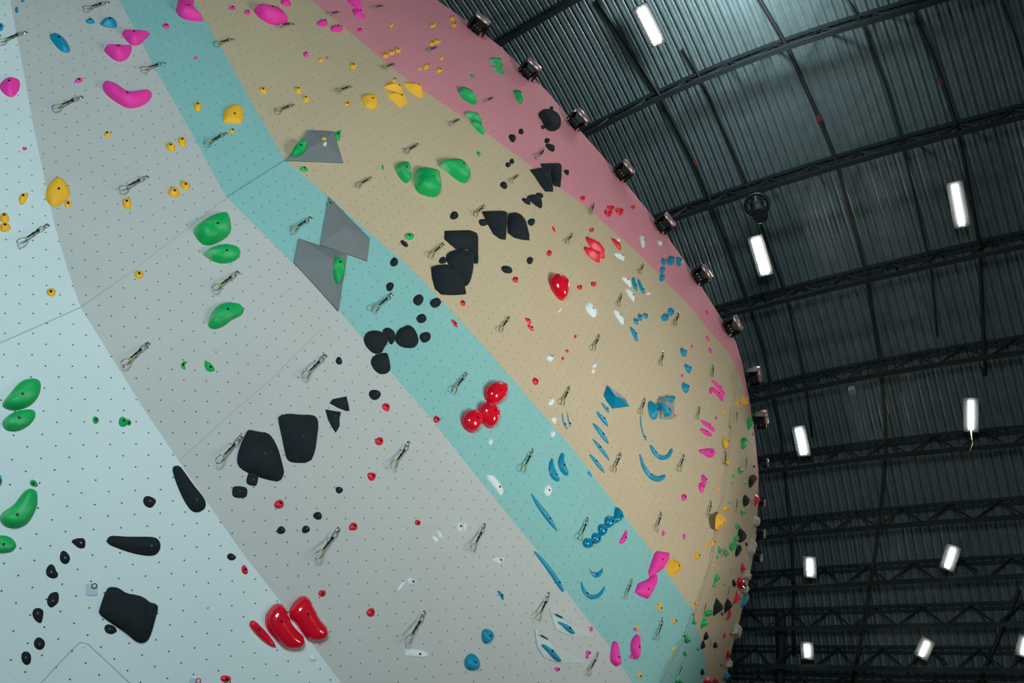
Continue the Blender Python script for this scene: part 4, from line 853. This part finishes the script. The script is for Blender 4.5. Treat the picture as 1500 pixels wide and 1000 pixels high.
for k, (pts, _) in enumerate(TRUSS):
    H = [roof_hit(x, y, .06) for x, y in pts]; yy = np.array([h[1] for h in H]); ph = np.array([phi_of(h) for h in H])
    cf = np.polyfit(yy, ph, min(2, len(yy)-1)); lo, hi = yy.min(), yy.max()
    def fphi(y, cf=cf, lo=lo, hi=hi):
        if y < lo: return np.polyval(cf, lo)+(y-lo)*np.polyval(np.polyder(cf), lo)*.3
        if y > hi: return np.polyval(cf, hi)+(y-hi)*np.polyval(np.polyder(cf), hi)*.3
        return np.polyval(cf, y)
    root = empty('roof_truss', arch(fphi(5), 5.0, .06)); tag(root, TL[k], 'truss', 'roof trusses'); og = np.array(root.location)
    ya, yb = Y0+.2, Y1-.3; N = 19; step = (yb-ya)/N; dep = .50
    top = [arch(fphi(ya+i*step), ya+i*step, .06)-og for i in range(N+1)]; bot = [arch(fphi(ya+(i+.5)*step), ya+(i+.5)*step, .06)-og+np.array([-.10*math.sin(fphi(ya)), 0, -dep]) for i in range(N)]
    nrm = np.array([math.sin(fphi(5)), 0, math.cos(fphi(5))])
    mb = MB(); up = nrm
    for s in (-.045, .045):
        off = np.cross([0, 1, 0], nrm)*s
        for i in range(N): mb.bar(top[i]+off, top[i+1]+off, .05, .07, up)
    mb.make('top_chord', STEEL, root)
    mb = MB()
    for i in range(N-1): mb.bar(bot[i], bot[i+1], .085, .06, up)
    mb.make('bottom_chord', STEEL, root)
    mb = MB()
    for i in range(N):
        mb.bar(top[i], bot[i], .03, .03, (1, 0, 0)); mb.bar(bot[i], top[i+1], .03, .03, (1, 0, 0))
    mb.make('web', STEEL, root)
    if k == 4:
        p = unproj(1248, 572, CAM+ray(1248, 572)/np.linalg.norm(ray(1248, 572))*15.6, ray(1248, 572)/np.linalg.norm(ray(1248, 572)))
        mb = MB(); mb.box(p-og, (.05, 0, 0), (0, .05, 0), (0, 0, .06)); mb.make('junction_box', mat('grey_box', srgb(120, 130, 132), .6), root)
PIPES = [([(875,0),(962,132),(1018,238),(1067,360),(1117,500),(1145,643),(1162,817),(1163,960)], .032, (1018,238), 'pipe'),
 ([(1000,70),(1033,127),(1095,270),(1152,433),(1180,560),(1190,640)], .022, None, 'rod'),
 ([(1090,-40),(1113,0),(1153,67),(1200,173),(1223,230),(1268,396),(1290,533),(1297,620),(1297,667),(1290,760),(1278,834),(1263,934),(1248,1000)], .036, (1200,173), 'pipe'),
 ([(1240,0),(1263,33),(1300,133),(1320,200),(1365,400),(1373,493)], .02, None, 'rod'),
 ([(1333,10),(1367,83),(1397,170),(1413,240),(1435,360),(1443,550)], .034, (1378,118), 'pipe'),
 ([(1468,0),(1490,60),(1510,140)], .02, None, 'rod'),
 ([(1493,863),(1465,930),(1433,1000)], .04, None, 'pipe'), ([(1143,895),(1144,950),(1143,1010)], .10, None, 'pipe')]
PLB = ['black roof pipe with a red coupling, running closest to the wall edge', 'thin dark rod crossing the sheets beside the round fan unit', 'black roof pipe with a red coupling, crossing the middle of the roof',
 'thin dark rod between the two long black roof pipes', 'black roof pipe with a red coupling, nearer the upper lit lamp', 'thin dark rod at the upper corner of the roof', 'dark sloping pipe at the lower corner of the roof', 'thick dark upright duct just beyond the lower wall edge']
for k, (pts, r, red, kd) in enumerate(PIPES):
    pp = resample(pts, 26); P = [roof_hit(x, y, .09) for x, y in pp]; root = empty('roof_pipe' if kd == 'pipe' else 'roof_rod', P[0]); tag(root, PLB[k], 'pipe' if kd == 'pipe' else 'rod')
    mb = MB(); mb.tube([p-P[0] for p in P], r, 8); mb.make('pipe_run', STEEL2, root, True)
    if red:
        c = roof_hit(*red, .09); d = roof_hit(red[0]+4, red[1]+9, .09)-c; d /= np.linalg.norm(d)
        mb = MB(); mb.tube([c-d*.06-P[0], c+d*.06-P[0]], r*1.25, 10); mb.tube([c-P[0], c-P[0]+np.array([.12, 0, .0])], .02, 6); q = mb.make('coupling', REDM, root); q['label'] = 'dull red coupling'
# lamps
LAMPS = [((938,14),(963,64),11.5,'bright twin-tube lamp highest on the roof, beside the shiny sheets'),((1106,350),(1121,401),12,'twin-tube lamp below the round black fan unit'),
 ((1398,271),(1409,330),9,'twin-tube lamp hanging from a wire hook, upper one on the far side'),((1169,628),(1177,665),8.5,'twin-tube lamp beside the wall edge level with the ninth floodlight'),
 ((1422,587),(1422,629),8,'twin-tube lamp with a cable trailing below it'),((1185,819),(1186,843),7.5,'twin-tube lamp beside the wall edge below the sixth truss'),
 ((1396,803),(1387,831),8.5,'tilted twin-tube lamp above the lower far pipe'),((1181,944),(1182,962),7,'lowest twin-tube lamp near the wall edge'),
 ((1358,940),(1349,960),8,'lowest tilted twin-tube lamp further out on the dark roof'),((1503,936),(1498,958),8,'twin-tube lamp cut by the frame edge')]
for k, (a, b, wp, lab) in enumerate(LAMPS):
    A, Bq = roof_hit(*a, .55), roof_hit(*b, .55); c = (A+Bq)/2; d = Bq-A; ln = np.linalg.norm(d); d /= ln
    nr = np.array([math.sin(phi_of(c)), 0, math.cos(phi_of(c))]); nr -= d*(nr@d); nr /= np.linalg.norm(nr); s = np.cross(d, nr)
    # half spacing so that the pair spans the measured width
    e = ROT.T@s; cc = ROT.T@(c-CAM); dpt = -cc[2]; pxs = math.hypot(e[0]+cc[0]/dpt*e[2], e[1]+cc[1]/dpt*e[2])*F/dpt; g = min(.17, wp*.29/max(pxs, 1)*(1.0 if k < 4 else .9)); rt = g*.66
    root = empty('ceiling_lamp', c); tag(root, lab, 'lamp', 'twin-tube roof lamps')
    mb = MB(); mb.box((nr*.07), d*(ln/2+.05), s*(g+.10), nr*.025); mb.make('tray', STEEL, root)
    for sg in (-1, 1):
        mb = MB(); mb.tube([-d*ln/2+s*g*sg, d*ln/2+s*g*sg], rt, 8); mb.make('tube', TUBE, root, True)
    mb = MB(); mb.tube([-d*ln*.4+nr*.07, -d*ln*.4+nr*.5], .006, 5); mb.tube([d*ln*.4+nr*.07, d*ln*.4+nr*.5], .006, 5)
    if k == 4: mb.tube([d*ln*.5, d*ln*.5+np.array([.05, 0, -.35]), d*ln*.5+np.array([.02, .05, -.6])], .008, 5)
    mb.make('hanging_wire', CHROME, root)
# round black fan unit under the third truss
c = roof_hit(1109, 300, .95); og = c; root = empty('extractor_fan', c); tag(root, 'round black fan unit hanging under the third truss', 'fan')
ax = (CAM-c)/np.linalg.norm(CAM-c); ax = ax+np.array([0, 0, -.55]); ax /= np.linalg.norm(ax); x = np.cross(ax, [0, 0, 1]); x /= np.linalg.norm(x); y = np.cross(ax, x)
def circ(r, z, n=24): return [x*r*math.cos(2*math.pi*i/n)+y*r*math.sin(2*math.pi*i/n)+ax*z for i in range(n)]
mb = MB(); mb.tube(circ(.20, 0), .035, 8, True); mb.tube(circ(.20, -.10), .02, 6, True); mb.make('outer_ring', BLACK, root, True)
mb = MB()
for i in range(6):
    t = math.pi*i/3; p = x*math.cos(t)*.19+y*math.sin(t)*.19; mb.bar(p, p*.4+ax*.08, .025, .02, ax)
mb.make('ring_spoke', BLACK, root)
pf = unproj(1113.5, 316, c, (CAM-c)/np.linalg.norm(CAM-c))-c; dx = pf+(CAM-c)/np.linalg.norm(CAM-c)*.16
R1, R2 = [q-dx*.15 for q in circ(.115, 0)], [q+dx for q in circ(.13, 0)]; mb = MB(); nn = len(R1); mb.add(R1+R2, [(i, (i+1) % nn, nn+(i+1) % nn, nn+i) for i in range(nn)]+[tuple(range(nn)), tuple(range(nn, 2*nn))[::-1]]); mb.make('drum', mat('satin_black', srgb(22, 32, 36), .3), root, False)
mb = MB()
for i in range(8): t = math.pi*i/8; p = x*math.cos(t)*.13+y*math.sin(t)*.13; mb.bar(-p+dx+ax*.005, p+dx+ax*.005, .006, .006, ax)
mb.tube([q+dx for q in circ(.13, .005)], .01, 6, True); mb.make('grille', BLACK, root)
mb = MB(); mb.bar(np.zeros(3), np.array([0, 0, .5]), .04, .04, (1, 0, 0)); mb.make('hanger', BLACK, root)
